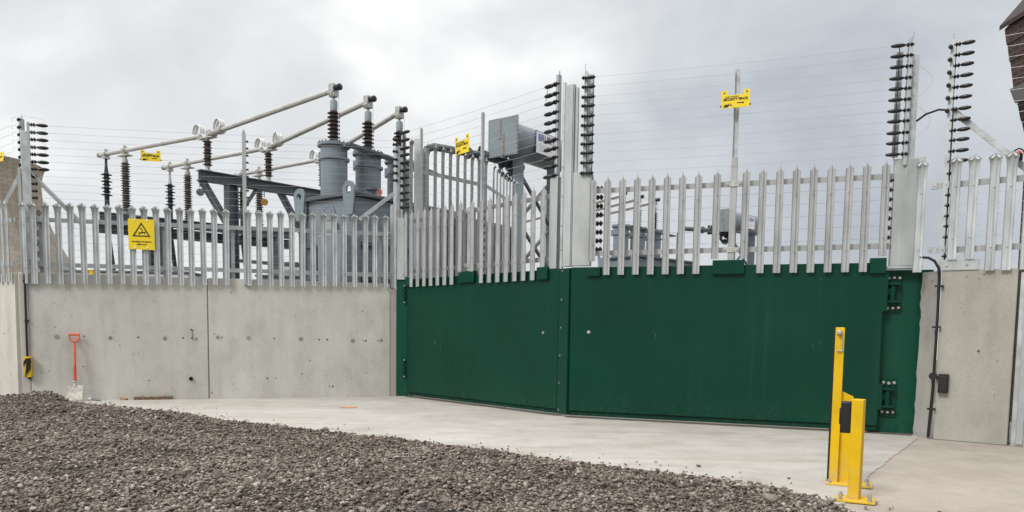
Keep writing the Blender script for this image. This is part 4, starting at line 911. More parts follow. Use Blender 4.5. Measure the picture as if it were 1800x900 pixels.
def make_transformer(B1, label):
    t = thing('power_transformer', V((B1.x, B1.y, 0)) - DD * .5, label, 'transformer', 'power transformers')
    B = [V((B1.x, B1.y, 0)) + RW * .84 * k for k in range(3)]
    O = V((B1.x, B1.y, 0)); ax = (DD, RW, Z)
    def bx(mb, d0, d1, r0, r1, z0, z1): return mb.box(O + DD * (d0 + d1) / 2 + RW * (r0 + r1) / 2 + Z * (z0 + z1) / 2, (d1 - d0, r1 - r0, z1 - z0), ax)
    mb = MB(); bx(mb, -1.05, .32, -.42, 2.5, .4, 3.40); tk = mb.build('tank', 'grey', t, bevel=.02)
    mb = MB(); bx(mb, -1.13, .40, -.50, 2.58, 3.40, 3.47); mb.build('lid', 'grey_dk', t, bevel=.01)
    mb = MB(); bx(mb, -1.11, .38, -.48, 2.56, 2.52, 2.58); bx(mb, -1.11, .38, -.48, 2.56, 1.9, 1.95); bx(mb, -.85, -.78, -.49, -.41, 1.95, 2.52); bx(mb, -.1, -.03, -.49, -.41, 1.95, 2.52); mb.build('stiffener', 'grey_dk', t)
    mb = MB(); c_ = O + DD * -.35 + RW * -.43 + Z * 3.12
    for k in range(10): an = 2 * math.pi * k / 10; mb.lathe(c_ + DD * .13 * math.cos(an) + Z * .13 * math.sin(an), -RW, [(0, .018), (.02, .016)], 6)
    mb.lathe(c_, -RW, [(0, .19), (.008, .19)], 24); mb.build('hatch', 'grey', t)
    for d0 in (.36, -1.0):
        mb = MB(); c_ = O + DD * d0 + RW * -.52 + Z * 3.50; pl = [(-.16, -.45), (.16, -.30)] + [(.16 * math.cos(an), .16 * math.sin(an)) for an in [math.pi * k / 10 for k in range(11)]]
        inn = 12; out = [(.16 * math.cos(2 * math.pi * k / inn), .16 * math.sin(2 * math.pi * k / inn)) for k in range(inn)]; hol = [(x * .42, y * .42) for x, y in out]
        ring(mb, out, hol, c_, DD, Z, RW, .03); mb.prism([(-.155, -.03), (-.10, -.45), (.10, -.45), (.155, -.03), (.10, -.115), (0, -.15), (-.10, -.115)], c_ + RW * .002, DD, Z, RW, .026); mb.build('lifting_lug', 'grey', t)
    for k in range(3):
        b_ = B[k]
        mb = MB(); mb.lathe(b_, Z, [(3.47, .30), (3.52, .30), (3.54, .245), (4.22, .245), (4.23, .285), (4.27, .285), (4.28, .245), (4.48, .245), (4.49, .30), (4.54, .30), (4.56, .24), (4.57, .10)], 32)
        mb.box(b_ + DD * .28 + Z * 4.33, (.14, .16, .20), (DD, RW, Z)); mb.box(b_ - DD * .29 + Z * 4.49, (.12, .06, .05), (DD, RW, Z))
        tu = mb.build('turret', 'grey', t)
        bb = sheds(b_, Z, 4.57, 5.17, 8, .118, .072).build('bushing', 'brown', tu)
        MB().lathe(b_, Z, [(5.15, .055), (5.19, .065), (5.24, .07), (5.36, .068), (5.39, .04), (5.40, .02), (5.49, .02)], 18).build('bushing_cap', 'grey_lt', tu)
    mb = MB(); o2 = O + RW * .2 - DD * .45; mb.beam(O - DD * .3 + Z * 4.50, O - DD * .15 + RW * 2.5 + Z * 4.42, .05, .05); mb.beam(O - DD * .42 + Z * 4.50, O - DD * .27 + RW * 2.5 + Z * 4.42, .05, .05); mb.build('cable_tray', 'grey_dk', t)
    v0 = O + RW * .62 - DD * .12 + Z * 3.47; v0 = O + RW * .25 - DD * .75 + Z * 3.47
    mb = MB(); mb.lathe(v0, Z, [(0, .12), (.03, .12), (.04, .07), (.16, .07), (.17, .12), (.20, .12), (.21, .05)], 16); va = mb.build('valve', 'grey_dk', t)
    mb = MB(); ring(mb, [(.06 * math.cos(2 * math.pi * k / 16), .06 * math.sin(2 * math.pi * k / 16)) for k in range(16)], [(.044 * math.cos(2 * math.pi * k / 16), .044 * math.sin(2 * math.pi * k / 16)) for k in range(16)], v0 - DD * .22 + Z * .10, DD, Z, -RW, .015); mb.build('hand_wheel', 'red', va)
    mb = MB(); bx(mb, -.62, -.40, -.56, -.43, 2.62, 2.95); mb.build('terminal_box', 'grey_lt', t, bevel=.01)
    mb = MB()
    for k, x in enumerate((-.58, -.51, -.44)): q_ = O + DD * x + RW * -.50; mb.path([q_ + Z * 2.62, q_ + Z * 2.2, q_ - RW * .02 + Z * 1.2], .016, 8)
    q_ = O + DD * .22 + RW * -.47; mb.path([q_ + Z * 3.40, q_ + Z * 2.6, q_ + Z * .6], .022, 8); q_ = O + DD * .31 + RW * .1; mb.path([q_ + Z * 4.25, q_ + Z * 3.9, q_ + Z * 3.5], .018, 8); q_ = O + DD * .30 + RW * .95; mb.path([q_ + Z * 4.25, q_ + Z * 3.9, q_ + Z * 3.5], .018, 8)
    mb.build('conduit_run', 'grey_dk', t)
    mb = MB()
    for b_ in B:
        for k in range(20):
            an = 2 * math.pi * k / 20; mb.lathe(b_ + V((math.cos(an), math.sin(an), 0)) * .275 + Z * 4.475, Z, [(0, .014), (.10, .014)], 6)
            mb.lathe(b_ + V((math.cos(an), math.sin(an), 0)) * .272 + Z * 3.52, Z, [(0, .014), (.03, .012)], 6)
    mb.build('flange_bolt', 'grey_dk', t)['kind'] = 'stuff'
    # radiator bank on the far side of the tank
    for q in range(2):
        mb = MB()
        for k in range(14): bx(mb, -2.75, -2.25, -.2 + 1.3 * q + .085 * k, -.17 + 1.3 * q + .085 * k, .9, 3.0)
        bx(mb, -2.5, -2.4, -.2 + 1.3 * q, .95 + 1.3 * q, 2.95, 3.05); bx(mb, -2.5, -2.4, -.2 + 1.3 * q, .95 + 1.3 * q, .85, .95); mb.build('radiator', 'grey', t)
    mb = MB(); bx(mb, -1.3, -.7, -.95, -.5, 1.3, 2.65); mb.build('control_box', 'grey', t, bevel=.02)
    # conservator
    cO = O + DD * -2.80 + RW * 1.5 + Z * 4.60
    mb = MB(); mb.lathe(cO + RW * .03, RW, [(0, .325), (1.75, .325), (1.80, .30), (1.83, .2)], 32); cv = mb.build('conservator', 'grey', t)
    mb = MB(); mb.box(cO, (.66, .03, .71), (DD, RW, Z)); ep = mb.build('end_plate', 'grey_md', cv, bevel=.006)
    for k in range(9):
        for s_ in (-1, 1): MB().lathe(cO + DD * s_ * .31 + Z * (-.32 + .08 * k) - RW * .013, -RW, [(0, .008), (.010, .007)], 6).build('plate_bolt', 'grey_dk', cv)
        for s_ in (-1, 1): MB().lathe(cO + Z * s_ * .335 + DD * (-.24 + .06 * k) - RW * .013, -RW, [(0, .008), (.010, .007)], 6).build('plate_bolt', 'grey_dk', cv)
    mb = MB(); mb.box(cO + DD * .06 + Z * .15 - RW * .02, (.05, .012, .36), (DD, RW, Z)); mb.box(cO - DD * .01 - Z * .14 - RW * .02, (.05, .012, .38), (DD, RW, Z)); ga = mb.build('level_gauge', 'grey', cv)
    mb = MB()
    for k in range(12): mb.box(cO + DD * .06 + Z * (.30 - .027 * k) - RW * .027, (.03, .004, .014), (DD, RW, Z)); mb.box(cO - DD * .01 + Z * (.02 - .028 * k) - RW * .027, (.03, .004, .014), (DD, RW, Z))
    mb.build('gauge_scale', mat('gauge_copper', (.40, .22, .14), .5), ga)
    sg = cO - DD * .335 + RW * .86 + Z * -.01
    sb_ = MB().box(sg, (.62, .02, .40), (RW, DD, Z)).build('name_board', 'white', cv)
    MB().box(sg + DD * .004, (.65, .016, .43), (RW, DD, Z)).build('board_frame', 'blue', cv)
    text('BRUSH', .17, 'blue', sb_, sg - DD * .0115 + Z * .09 - RW * .0, RW, Z, bold=.004, sx=1.0)
    mb = MB()
    for k, w_ in enumerate((.46, .40, .44, .30)): mb.box(sg - DD * .0105 - Z * (.04 + .035 * k) - RW * (.46 - w_) / 2, (w_, .002, .010), (RW, DD, Z))
    mb.build('small_print', mat('faded_print', (.45, .48, .52), .6), sb_)
    # frame under it
    mb = MB(); f0 = cO + RW * .40 - DD * .05; f1 = cO + RW * 1.5 - DD * .05
    for q in (f0, f1): mb.beam(V((q.x, q.y, 0.2)), V((q.x, q.y, 4.30)), .20, .12)
    mb.build('support_column', 'grey', t)
    mb = MB(); z0, z1 = 3.1, 4.05
    mb.beam(V((f0.x, f0.y, z1)), V((f1.x, f1.y, z0)), .05, .05); mb.beam(V((f0.x, f0.y, z0)), V((f1.x, f1.y, z1)), .05, .05); mb.beam(V((f0.x, f0.y, z0)), V((f1.x, f1.y, z0 - .9)), .05, .05); mb.beam(V((f0.x, f0.y, z0 - .9)), V((f1.x, f1.y, z0)), .05, .05); mb.build('cross_brace', 'steel_dk', t)
    # oil pipe
    pp = [(747, 470, 13.0), (747, 300, 13.0), (747, 275, 13.0), (751, 262, 13.0), (762, 258, 13.05), (800, 264.5, 13.35), (845, 273, 13.7), (880, 283, 13.95), (905, 292, 14.15)]
    pts = [zinv(dep(*q)) for q in pp]
    pts = [V((B1.x, B1.y, 0)) + DD * (p_ - BASE1).dot(D1) + RW * (p_ - BASE1).dot(R1) + Z * p_.z for p_ in pts]
    pi_ = MB().path(pts, .07, 14).build('oil_pipe', 'grey_dk', t)
    for i, fr in ((5, .5), (6, .2), (7, .2), (7, .8)):
        mb = MB()
        p_ = pts[i].lerp(pts[min(i + 1, 8)], fr); d = (pts[min(i + 1, 8)] - pts[i - 1]).normalized(); mb.lathe(p_ - d * .02, d, [(0, .11), (.04, .11)], 16); mb.build('pipe_flange', 'grey_dk', pi_)
    mb = MB()
    q = pts[8]; mb.lathe(q - V((.1, .1, .0)), (1, .9, -.1), [(0, .13), (.05, .13), (.06, .09), (.14, .14), (.2, .14), (.21, .1), (.3, .1)], 16); mb.path([pts[7] - Z * .05, pts[7] - Z * .2, pts[7] - Z * .28 + V((.08, .06, 0)), pts[7] - Z * .27 + V((.25, .2, 0)), pts[8] - Z * .1], .045, 10); mb.lathe(pts[7] - Z * .27 + V((.14, .1, 0)), (1, .9, 0), [(0, .09), (.1, .09)], 12)
    mb.build('relay_valve', 'grey_dk', pi_)
    mb = MB(); q = pts[6]
    for k in range(6): mb.path([q + V((jit(.05), jit(.05), .16)), q + V((jit(.10), jit(.08), .05)), q + V((jit(.06), jit(.05), -.12))], .018, 6)
    mb.build('cable_bundle', 'black_rub', pi_)
    return t, B

BASE1 = V((-3.36, 14.0, 0))
T1, BT = make_transformer(BASE1, 'grey power transformer standing close behind the long wall and left gate')
def clamp_head(b_, name, label, group):
    h = thing(name, b_ + Z * 5.44, label, 'clamp', group)
    mb = MB(); mb.box(b_ + Z * 5.57, (.12, .15, .22), (DD, RW, Z)); mb.box(b_ + Z * 5.47, (.15, .12, .07), (DD, RW, Z))
    for q in (-.04, .04): mb.lathe(b_ + DD * q + Z * 5.49 - RW * .08, -RW, [(0, .016), (.03, .014)], 6)
    mb.build('clamp_body', 'alu_cast', h, bevel=.02)
    mb = MB(); mb.lathe(b_ - DD * .05 + Z * 5.60, -DD, [(0, .05), (.08, .05), (.09, .062), (.13, .062), (.14, .045)], 14); mb.build('end_cap', 'black', h)
    mb = MB(); mb.path([b_ - DD * .13 + Z * 5.44, b_ - DD * .135 + Z * 5.0, b_ - DD * .13 + Z * 4.6], .005, 5); mb.build('tell_tale_wire', 'wire', h)
    return h

Js = [V((-6.88, 16.89, 0)) + V((1.0, 1.10, 0)) * k for k in range(3)]
Es = [V((-10.59, 19.31, 0)), V((-9.6, 20.7, 0)), V((-7.95, 21.6, 0))]
ZB = 5.50
pos3 = ['nearest', 'middle', 'farthest']
def loops(mb, p, d):
    """flexible braid bows standing over a tube joint"""
    s_ = d.cross(Z).normalized()
    for q in (-.05, -.02, .02, .05):
        mb.path([p + s_ * q + d * (.14 * math.cos(a_)) + Z * (.06 + .20 * math.sin(a_) ** .8) for a_ in [math.pi * k / 14 for k in range(15)]], .012, 6)
for k in range(3):
    E0, J0, B0 = Es[k] + Z * (ZB + .03), Js[k] + Z * (ZB - .05), BT[k] + Z * 5.57
    d1 = (J0 - E0).normalized(); d2 = (B0 - J0).normalized()
    tl = thing('busbar_tube', V((E0.x, E0.y, 5.4)), '%s of the three left aluminium busbar tubes on brown insulators' % pos3[k], 'busbar', 'left busbar tubes')
    MB().tube(E0 - d1 * .1, J0 - d1 * .25, .052, 16).build('tube', 'alu', tl)
    MB().lathe(E0 - d1 * .12, d1, [(0, .04), (.02, .07), (.06, .07)], 14).build('end_cap', 'alu_cast', tl)
    for s_ in (.18, 1.05): mb = MB(); mb.lathe(E0 + d1 * s_, d1, [(0, .085), (.10, .085)], 14); mb.box(E0 + d1 * (s_ + .05) - Z * .10, (.12, .14, .06), (d1, d1.cross(Z), Z)); mb.box(E0 + d1 * (s_ + .05) + Z * .10, (.05, .06, .05), (d1, d1.cross(Z), Z)); mb.build('clamp', 'alu_cast', tl)
    mb = MB(); loops(mb, J0 - d1 * .32, d1); mb.build('flexible_braid', 'alu', tl)
    tr_ = thing('busbar_tube', V((J0.x, J0.y, 5.4)), '%s of the three right busbar tubes rising to a transformer bushing' % pos3[k], 'busbar', 'right busbar tubes')
    MB().tube(J0 + d2 * .25, B0 - d2 * .03, .052, 16).build('tube', 'alu', tr_)
    mb = MB(); mb.lathe(J0 + d2 * .22, d2, [(0, .05), (.02, .085), (.12, .085), (.14, .065), (.30, .065), (.31, .09), (.42, .09)], 14); mb.box(J0 + d2 * .12 + Z * .02, (.16, .12, .12), (d2, d2.cross(Z), Z)); mb.build('clamp', 'alu_cast', tr_)
    mb = MB(); loops(mb, J0 + d2 * .50, d2); mb.build('flexible_braid', 'alu', tr_)
    clamp_head(BT[k], 'terminal_clamp', '%s of the bushing top clamps on the near transformer' % pos3[k], 'bushing top clamps')
    # post insulator on the gantry
    pi_ = thing('post_insulator', Js[k] + Z * 4.55, '%s of the three brown post insulators standing on the steel gantry beam' % pos3[k], 'insulator', 'gantry post insulators')
    sheds(Js[k], Z, 4.74, 5.33, 9, .105, .068, .8).build('shed_stack', 'brown', pi_)
    MB().lathe(Js[k], Z, [(4.62, .09), (4.64, .09), (4.65, .05), (4.74, .05)], 14).build('base_cap', 'alu_cast', pi_)
    mb = MB(); mb.lathe(Js[k], Z, [(5.33, .045), (5.37, .045)], 14); mb.box(Js[k] + Z * 5.385, (.55, .13, .03), (d1, d1.cross(Z), Z)); mb.build('top_plate', 'alu_cast', pi_)
    # cable sealing end and tall insulator at the outer end
    q = Es[k] + d1 * .22
    se = thing('cable_sealing_end', q + Z * 2.0, '%s of the three black cable sealing ends under the busbar tips' % pos3[k], 'cable termination', 'cable sealing ends')
    sheds(q, Z, 4.42, 5.04, 7, .135, .06, .75).build('shed_stack', 'polymer', se)
    MB().lathe(q, Z, [(5.04, .055), (5.2, .035), (5.42, .03)], 12).build('terminal', 'alu_cast' if k == 1 else 'polymer', se)
    MB().path([q + Z * 4.43, q + Z * 3.5, q + Z * 2.4 + V((.12, 0, 0)), q + V((.16, 0, .1))], .06, 10).build('cable', 'polymer', se)
    q = Es[k] + d1 * 1.10
    ti = thing('post_insulator', q + Z * 4.0, '%s of the three tall ribbed insulators near the outer busbar tips' % pos3[k], 'insulator', 'tall ribbed insulators')
    sheds(q, Z, 3.98, 5.22, 20, .115, .07, .9).build('shed_stack', 'silicone', ti)
    MB().lathe(q, Z, [(3.9, .09), (3.98, .09)], 12).build('base_cap', 'grey', ti)
    mb = MB(); mb.lathe(q, Z, [(5.22, .07), (5.3, .07), (5.31, .045), (5.38, .045)], 12); mb.box(q + Z * 5.395, (.42, .16, .025), (d1, d1.cross(Z), Z)); mb.build('top_plate', 'alu_cast', ti)

# gantry
jd = (Js[2] - Js[0]).normalized(); g0 = Js[0] - jd * .22; g1 = Js[2] + jd * .9
ga = thing('steel_gantry', (Js[0] + Js[2]) / 2, 'dark grey steel gantry with knee braces carrying the busbar insulators', 'gantry')
MB().ibeam(g0 + Z * 4.50, g1 + Z * 4.50, .22, .24, .022).build('beam', 'steel_dk', ga)
cA, cB = Js[0] + jd * .54, Js[0] + jd * 2.48
for c0 in (cA, cB):
    MB().ibeam(c0, c0 + Z * 4.38, .24, .24, .022, (jd.x, jd.y, 0)).build('column', 'steel_dk', ga)
    for s_ in (-1, 1):
        mb = MB(); mb.beam(c0 + jd * s_ * .62 + Z * 4.385, c0 + jd * s_ * .10 + Z * 3.55, .07, .07); mb.beam(c0 + jd * s_ * .74 + Z * 4.385, c0 + jd * s_ * .10 + Z * 3.35, .05, .07) if s_ < 0 else None
        mb.build('knee_brace', 'steel_dk', ga)
mb = MB(); mb.beam(cA + Z * 2.6, cB + Z * 2.6, .08, .08); mb.build('tie', 'steel_dk', ga)
def disc_tag(p, m, label):
    t_ = thing('phase_disc', p - Z * .2, label, 'disc', 'phase discs'); MB().tube(p, p - Z * .16, .012, 6).build('hanger', 'steel_dk', t_)
    MB().lathe(p - Z * .27 + V((0, .015, 0)), (.35, -1, 0), [(0, .085), (.02, .085)], 20).build('disc', m, t_)
disc_tag(g0 + jd * .03 + Z * 4.38, 'grey_dk', 'dark round disc hanging from the outer tip of the gantry beam')
disc_tag(Js[1] - jd * .12 + Z * 4.375, mat('phase_amber', (.55, .26, .03), .5), 'amber round disc hanging under the middle of the gantry beam')
# left platform under the outer insulators
ed = (Es[2] - Es[0]).normalized()
pf = thing('steel_platform', (Es[0] + Es[2]) / 2 + d1 * .6, 'low dark steel frame under the tall ribbed insulators', 'steel frame')
q0, q1 = Es[0] + d1 * 1.1 - ed * .5, Es[2] + d1 * 1.1 + ed * 1.0
MB().ibeam(q0 + Z * 3.78, q1 + Z * 3.78, .2, .22, .022).build('beam', 'steel_dk', pf)
MB().ibeam(q0 + Z * 3.52 - d1 * .25, q1 + Z * 3.52 - d1 * .25, .2, .26, .022).build('beam', 'steel_dk', pf)
for t_ in (.22, .30, .62, .9):
    c0 = q0.lerp(q1, t_); MB().ibeam(V((c0.x, c0.y, 0)), c0 + Z * 3.67, .2, .2, .02).build('column', 'steel_dk', pf)
for k in range(3):
    c0 = Es[k] + d1 * .22; MB().beam(c0 + Z * 3.66 - d1 * .15, c0 + d1 * 1.2 + Z * 3.66, .1, .1).build('cross_arm', 'steel_dk', pf)
# the second transformer, farther off and turned a little
DD = V((-.66, .75, 0)); RW = V((.75, .66, 0))
T2, BT2 = make_transformer(V((3.42, 24.0, 0)), 'smaller looking far transformer seen through the right gate spikes')
# far busbar tubes by the second transformer
for k in range(3):
    e_ = BT2[k] + Z * 5.55; s_ = e_ + V((-3.0, 3.6, -.35))
    o = MB().tube(s_, e_, .062, 10).build('busbar_tube', 'alu'); tag(o, '%s of the thin busbar tubes reaching the far transformer' % pos3[k], 'busbar', 'far busbar tubes')
    clamp_head(BT2[k], 'terminal_clamp', '%s of the bushing top clamps on the far transformer' % pos3[k], 'far bushing top clamps')
# inner yard fence behind the left gate
fi = thing('palisade_fence', V((-.8, 11.2, 0)), 'tall inner palisade fence of thin pales seen behind the left gate', 'fence')
S1 = Run((-1.55, 10.4), (-.42, 11.68)); S2 = Run((-.42, 11.68), (.0, 13.3))
PALE_I = pale_mesh('pale', 2.4, 'galv_warm', True, .034, .35)
for k in range(11): inst(PALE_I, 'pale', fi, S1.p(.12 + .15 * k, .03, 1.22), 0, (.85, 1, 1), (0, 0, S1.rz + jit(.05)))
for k in range(8): inst(PALE_I, 'pale', fi, S2.p(.2 + .2 * k, .03, 1.20), 0, (.85, 1, 1), (0, 0, S2.rz + jit(.05)))
for z_ in (3.33, 1.75):
    rail(S1, 0, S1.L, z_, z_, -.02, .06).build('rail', 'galv', fi); rail(S2, 0, S2.L, z_, z_, -.02, .06).build('rail', 'galv', fi)
mb = MB(); S1.box(mb, S1.L - .08, S1.L + .03, -.14, -.04, 0, 3.62); mb.build('fence_post', 'galv', fi, bevel=.005)
mb = MB(); S1.box(mb, -.05, .05, -.14, -.04, 0, 3.62); mb.build('fence_post', 'galv', fi, bevel=.005)
ZMAP[0] = False
# small white cabinets and the low shed glimpsed above the wall
def kiosk(u0, u1, vtop, Y, m, label, roof='steel_dk'):
    p0, p1 = dep(u0, vtop, Y), dep(u1, vtop, Y); z_ = (p0.z + p1.z) / 2; k = thing('equipment_kiosk', V(((p0.x + p1.x) / 2, Y + .4, 0)), label, 'kiosk', 'equipment kiosks')
    w_ = p1.x - p0.x; MB().box(((p0.x + p1.x) / 2, Y + .4, (z_ - .05) / 2), (w_, .8, z_ - .05)).build('body', m, k, bevel=.01)
    MB().box(((p0.x + p1.x) / 2, Y + .4, z_ - .02), (w_ + .08, .9, .05)).build('roof', roof, k, bevel=.01)
    mb = MB()
    n = max(2, int(w_ / .7))
    for i in range(n): mb.box((p0.x + w_ * (i + .5) / n, Y - .004, z_ * .5), (w_ / n * .9, .012, z_ * .8))
    mb.build('door', m, k)
kiosk(105, 330, 476, 17, 'white', 'long low white kiosk behind the left part of the long wall')
kiosk(494, 522, 461, 22, 'white', 'narrow white kiosk seen between pales right of the gantry columns')
kiosk(452, 560, 484, 18, 'grey_lt', 'low grey kiosk behind the middle of the long wall')
o = thing('yellow_cabinet', dep(162, 480, 16.5), 'tiny orange box peeping over the wall right of the corner post', 'box')
q = dep(162, 480, 16.2); MB().box((q.x, q.y, q.z / 2), (.09, .1, q.z + .1)).build('body', 'yellow', o, bevel=.005); MB().box((q.x, q.y, q.z + .06), (.11, .12, .02)).build('lid', 'yellow', o)

# ------------------------------------------------------------------ cooling tower
tm = bpy.data.materials.new('weathered_tower_concrete'); tm.use_nodes = True; nt = tm.node_tree; b = nt.nodes['Principled BSDF']
tc = nt.nodes.new('ShaderNodeTexCoord'); uv_ = tc.outputs['UV']
br = nt.nodes.new('ShaderNodeTexBrick'); nt.links.new(mapped(nt, uv_, (64, 40, 1)), br.inputs['Vector']); br.inputs['Scale'].default_value = 1; br.inputs['Color1'].default_value = (.235, .205, .165, 1); br.inputs['Color2'].default_value = (.285, .25, .205, 1); br.inputs['Mortar'].default_value = (.16, .14, .115, 1); br.inputs['Mortar Size'].default_value = .035; br.inputs['Brick Width'].default_value = 2.0; br.inputs['Row Height'].default_value = 1.0
st = noise(nt, mapped(nt, uv_, (60, 2.5, 1)), 1.0, 5, .6)
c_ = mixc(nt, 1.0, br.outputs['Color'], ramp(nt, st, [(.3, .72), (.7, 1.2)]), 'MULTIPLY')
nt.links.new(c_, b.inputs['Base Color']); b.inputs['Roughness'].default_value = .9
CT = V((-190, 250, 0))
CT.x = (-42 - 900) / 1300 * 250 - 2.0
ct = thing('cooling_tower', CT, 'huge weathered concrete cooling tower rising behind the left corner post', 'cooling tower')
prof = [(8, 39), (14, 36.5), (20, 33.2), (26, 29.8), (32, 27.0), (38, 24.6), (44, 22.9), (50, 22.1), (54, 22.0), (57, 22.3), (59.5, 22.9), (60, 23.2)]
prof = [(z_ * .9, r_) for z_, r_ in prof]
n = 96; vs = []; fs = []
for z_, r_ in prof:
    for k in range(n): vs.append((CT.x + r_ * math.cos(2 * math.pi * k / n), CT.y + r_ * math.sin(2 * math.pi * k / n), z_))
for i in range(len(prof) - 1):
    for k in range(n): fs.append((i * n + k, i * n + (k + 1) % n, (i + 1) * n + (k + 1) % n, (i + 1) * n + k))
o_n = len(vs)
for z_, r_ in reversed(prof):
    for k in range(n): vs.append((CT.x + (r_ - .6) * math.cos(2 * math.pi * k / n), CT.y + (r_ - .6) * math.sin(2 * math.pi * k / n), z_))
for i in range(len(prof) - 1):
    for k in range(n): a_ = o_n + i * n; fs.append((a_ + k, a_ + (k + 1) % n, a_ + n + (k + 1) % n, a_ + n + k))
m0 = (len(prof) - 1) * n
for k in range(n): fs.append((m0 + k, m0 + (k + 1) % n, o_n + (k + 1) % n, o_n + k))
for k in range(n): a_ = o_n + (len(prof) - 1) * n; fs.append((a_ + k, a_ + (k + 1) % n, (k + 1) % n, k))
so = MB().add(vs, fs).build('shell', tm, ct)
uvl = so.data.uv_layers.new(name='UVMap')
for lp in so.data.loops:
    co = so.data.vertices[lp.vertex_index].co; an = (math.atan2(co.y, co.x) / (2 * math.pi)) % 1.0; uvl.data[lp.index].uv = (an, co.z / 60)
mb = MB()
for k in range(48):
    a0_, a1_ = 2 * math.pi * k / 48, 2 * math.pi * (k + 1) / 48
    for x, y in ((a0_, a1_), (a1_, a0_)): mb.beam((CT.x + 41.5 * math.cos(x), CT.y + 41.5 * math.sin(x), 0), (CT.x + 39 * math.cos(y), CT.y + 39 * math.sin(y), 8.2), .8, .8)
lg_ = mb.build('leg_ring', tm, ct); lg_['kind'] = 'stuff'
# steel stair tower against its flank
stw = thing('lattice_mast', dep(68, 470, 205), 'dark steel lattice stair tower in front of the cooling tower flank', 'lattice tower')
mb = MB(); q = dep(68, 470, 205); qz = dep(68, 372, 205).z; wq = 1.9
for sx_ in (-1, 1):
    for sy_ in (-1, 1): mb.beam((q.x + sx_ * wq, q.y + sy_ * wq, 0), (q.x + sx_ * wq, q.y + sy_ * wq, qz), .28, .28)
nz = 11
for k in range(nz):
    z0, z1 = qz * k / nz, qz * (k + 1) / nz
    for sy_ in (-1, 1): mb.beam((q.x - wq, q.y + sy_ * wq, z0), (q.x + wq, q.y + sy_ * wq, z1), .2, .2); mb.beam((q.x + wq, q.y + sy_ * wq, z0), (q.x - wq, q.y + sy_ * wq, z1), .2, .2); mb.beam((q.x - wq, q.y + sy_ * wq, z1), (q.x + wq, q.y + sy_ * wq, z1), .2, .2)
mb.build('lattice', mat('rusty_lattice', (.055, .045, .04), .8), stw)
mb = MB()
for k in range(nz): mb.box((q.x, q.y, qz * (k + 1) / nz - .25), (2 * wq - .4, 2 * wq - .4, .12))
mb.build('landing', 'steel_dk', stw)

# ------------------------------------------------------------------ brick building at the right edge
bmn = bpy.data.materials.new('dark_red_brick'); bmn.use_nodes = True; nt = bmn.node_tree; b = nt.nodes['Principled BSDF']
tc = nt.nodes.new('ShaderNodeTexCoord'); br = nt.nodes.new('ShaderNodeTexBrick')
sx = nt.nodes.new('ShaderNodeSeparateXYZ'); nt.links.new(tc.outputs['Object'], sx.inputs[0]); cbx = nt.nodes.new('ShaderNodeCombineXYZ')
ad = nt.nodes.new('ShaderNodeMath'); ad.operation = 'ADD'; nt.links.new(sx.outputs[0], ad.inputs[0]); nt.links.new(sx.outputs[1], ad.inputs[1]); nt.links.new(ad.outputs[0], cbx.inputs[0]); nt.links.new(sx.outputs[2], cbx.inputs[1])
nt.links.new(cbx.outputs[0], br.inputs['Vector']); br.inputs['Scale'].default_value = 4.4; br.inputs['Color1'].default_value = (.075, .035, .026, 1); br.inputs['Color2'].default_value = (.045, .026, .022, 1); br.inputs['Mortar'].default_value = (.09, .08, .07, 1); br.inputs['Mortar Size'].default_value = .03
nt.links.new(br.outputs['Color'], b.inputs['Base Color']); b.inputs['Roughness'].default_value = .85
Yb = 7.9
bb = thing('brick_building', (6.5, Yb, 0), 'dark red brick building with stepped corbelled top at the right picture edge', 'building')
prof = [(1766, 52), (1769, 78), (1771, 80), (1774, 108), (1776, 110), (1781, 154)]
pp = [dep(u, v, Yb) for u, v in prof]; low = [dep(u, v, Yb) for u, v in ((1787, 183), (1789, 185), (1794, 212), (1796, 214), (1803, 250))]
X1, DP = 13.0, 15.0; NY = V((0, -1, 0))  # unseen length towards the camera, added to shade the right gate and wall
pl = [(p_.x, p_.z) for p_ in pp] + [(X1, pp[-1].z), (X1, pp[0].z + 4.2), (8.6, pp[0].z + 4.2)]  # upper part out of view raised to deepen that added shade
MB().prism(pl, (0, Yb, 0), (1, 0, 0), Z, NY, DP).build('upper_wall', bmn, bb)
pl = [(p_.x, p_.z) for p_ in low] + [(low[-1].x + .01, 0), (X1, 0), (X1, low[0].z)]
MB().prism(pl, (0, Yb, 0), (1, 0, 0), Z, NY, DP).build('lower_wall', bmn, bb)
q0 = dep(1777, 156, Yb); q1 = dep(1786, 181, Yb)
MB().prism([(q0.x, q0.z), (q1.x, q1.z + .004), (X1 + .01, q1.z + .004), (X1 + .01, q0.z)], (0, Yb + .02, 0), (1, 0, 0), Z, NY, DP + .04).build('stone_band', mat('grey_stone_band', (.20, .20, .20), .8), bb)
MB().prism([(pp[0].x - .03, pp[0].z + .003), (8.6, pp[0].z + 4.21), (X1 + .05, pp[0].z + 4.21), (X1 + .05, pp[0].z + 4.3), (8.55, pp[0].z + 4.3), (pp[0].x - .03, pp[0].z + .05)], (0, Yb + .04, 0), (1, 0, 0), Z, NY, DP + .08).build('roof', mat('dark_coping', (.035, .022, .02), .8, 0, .3, 4), bb)
wq0, wq1 = dep(1792, 70, Yb), dep(1812, 92, Yb)
wn = MB().box(((wq0.x + wq1.x) / 2, Yb + .0, (wq0.z + wq1.z) / 2), (wq1.x - wq0.x, .06, wq0.z - wq1.z)).build('window', 'white', bb)
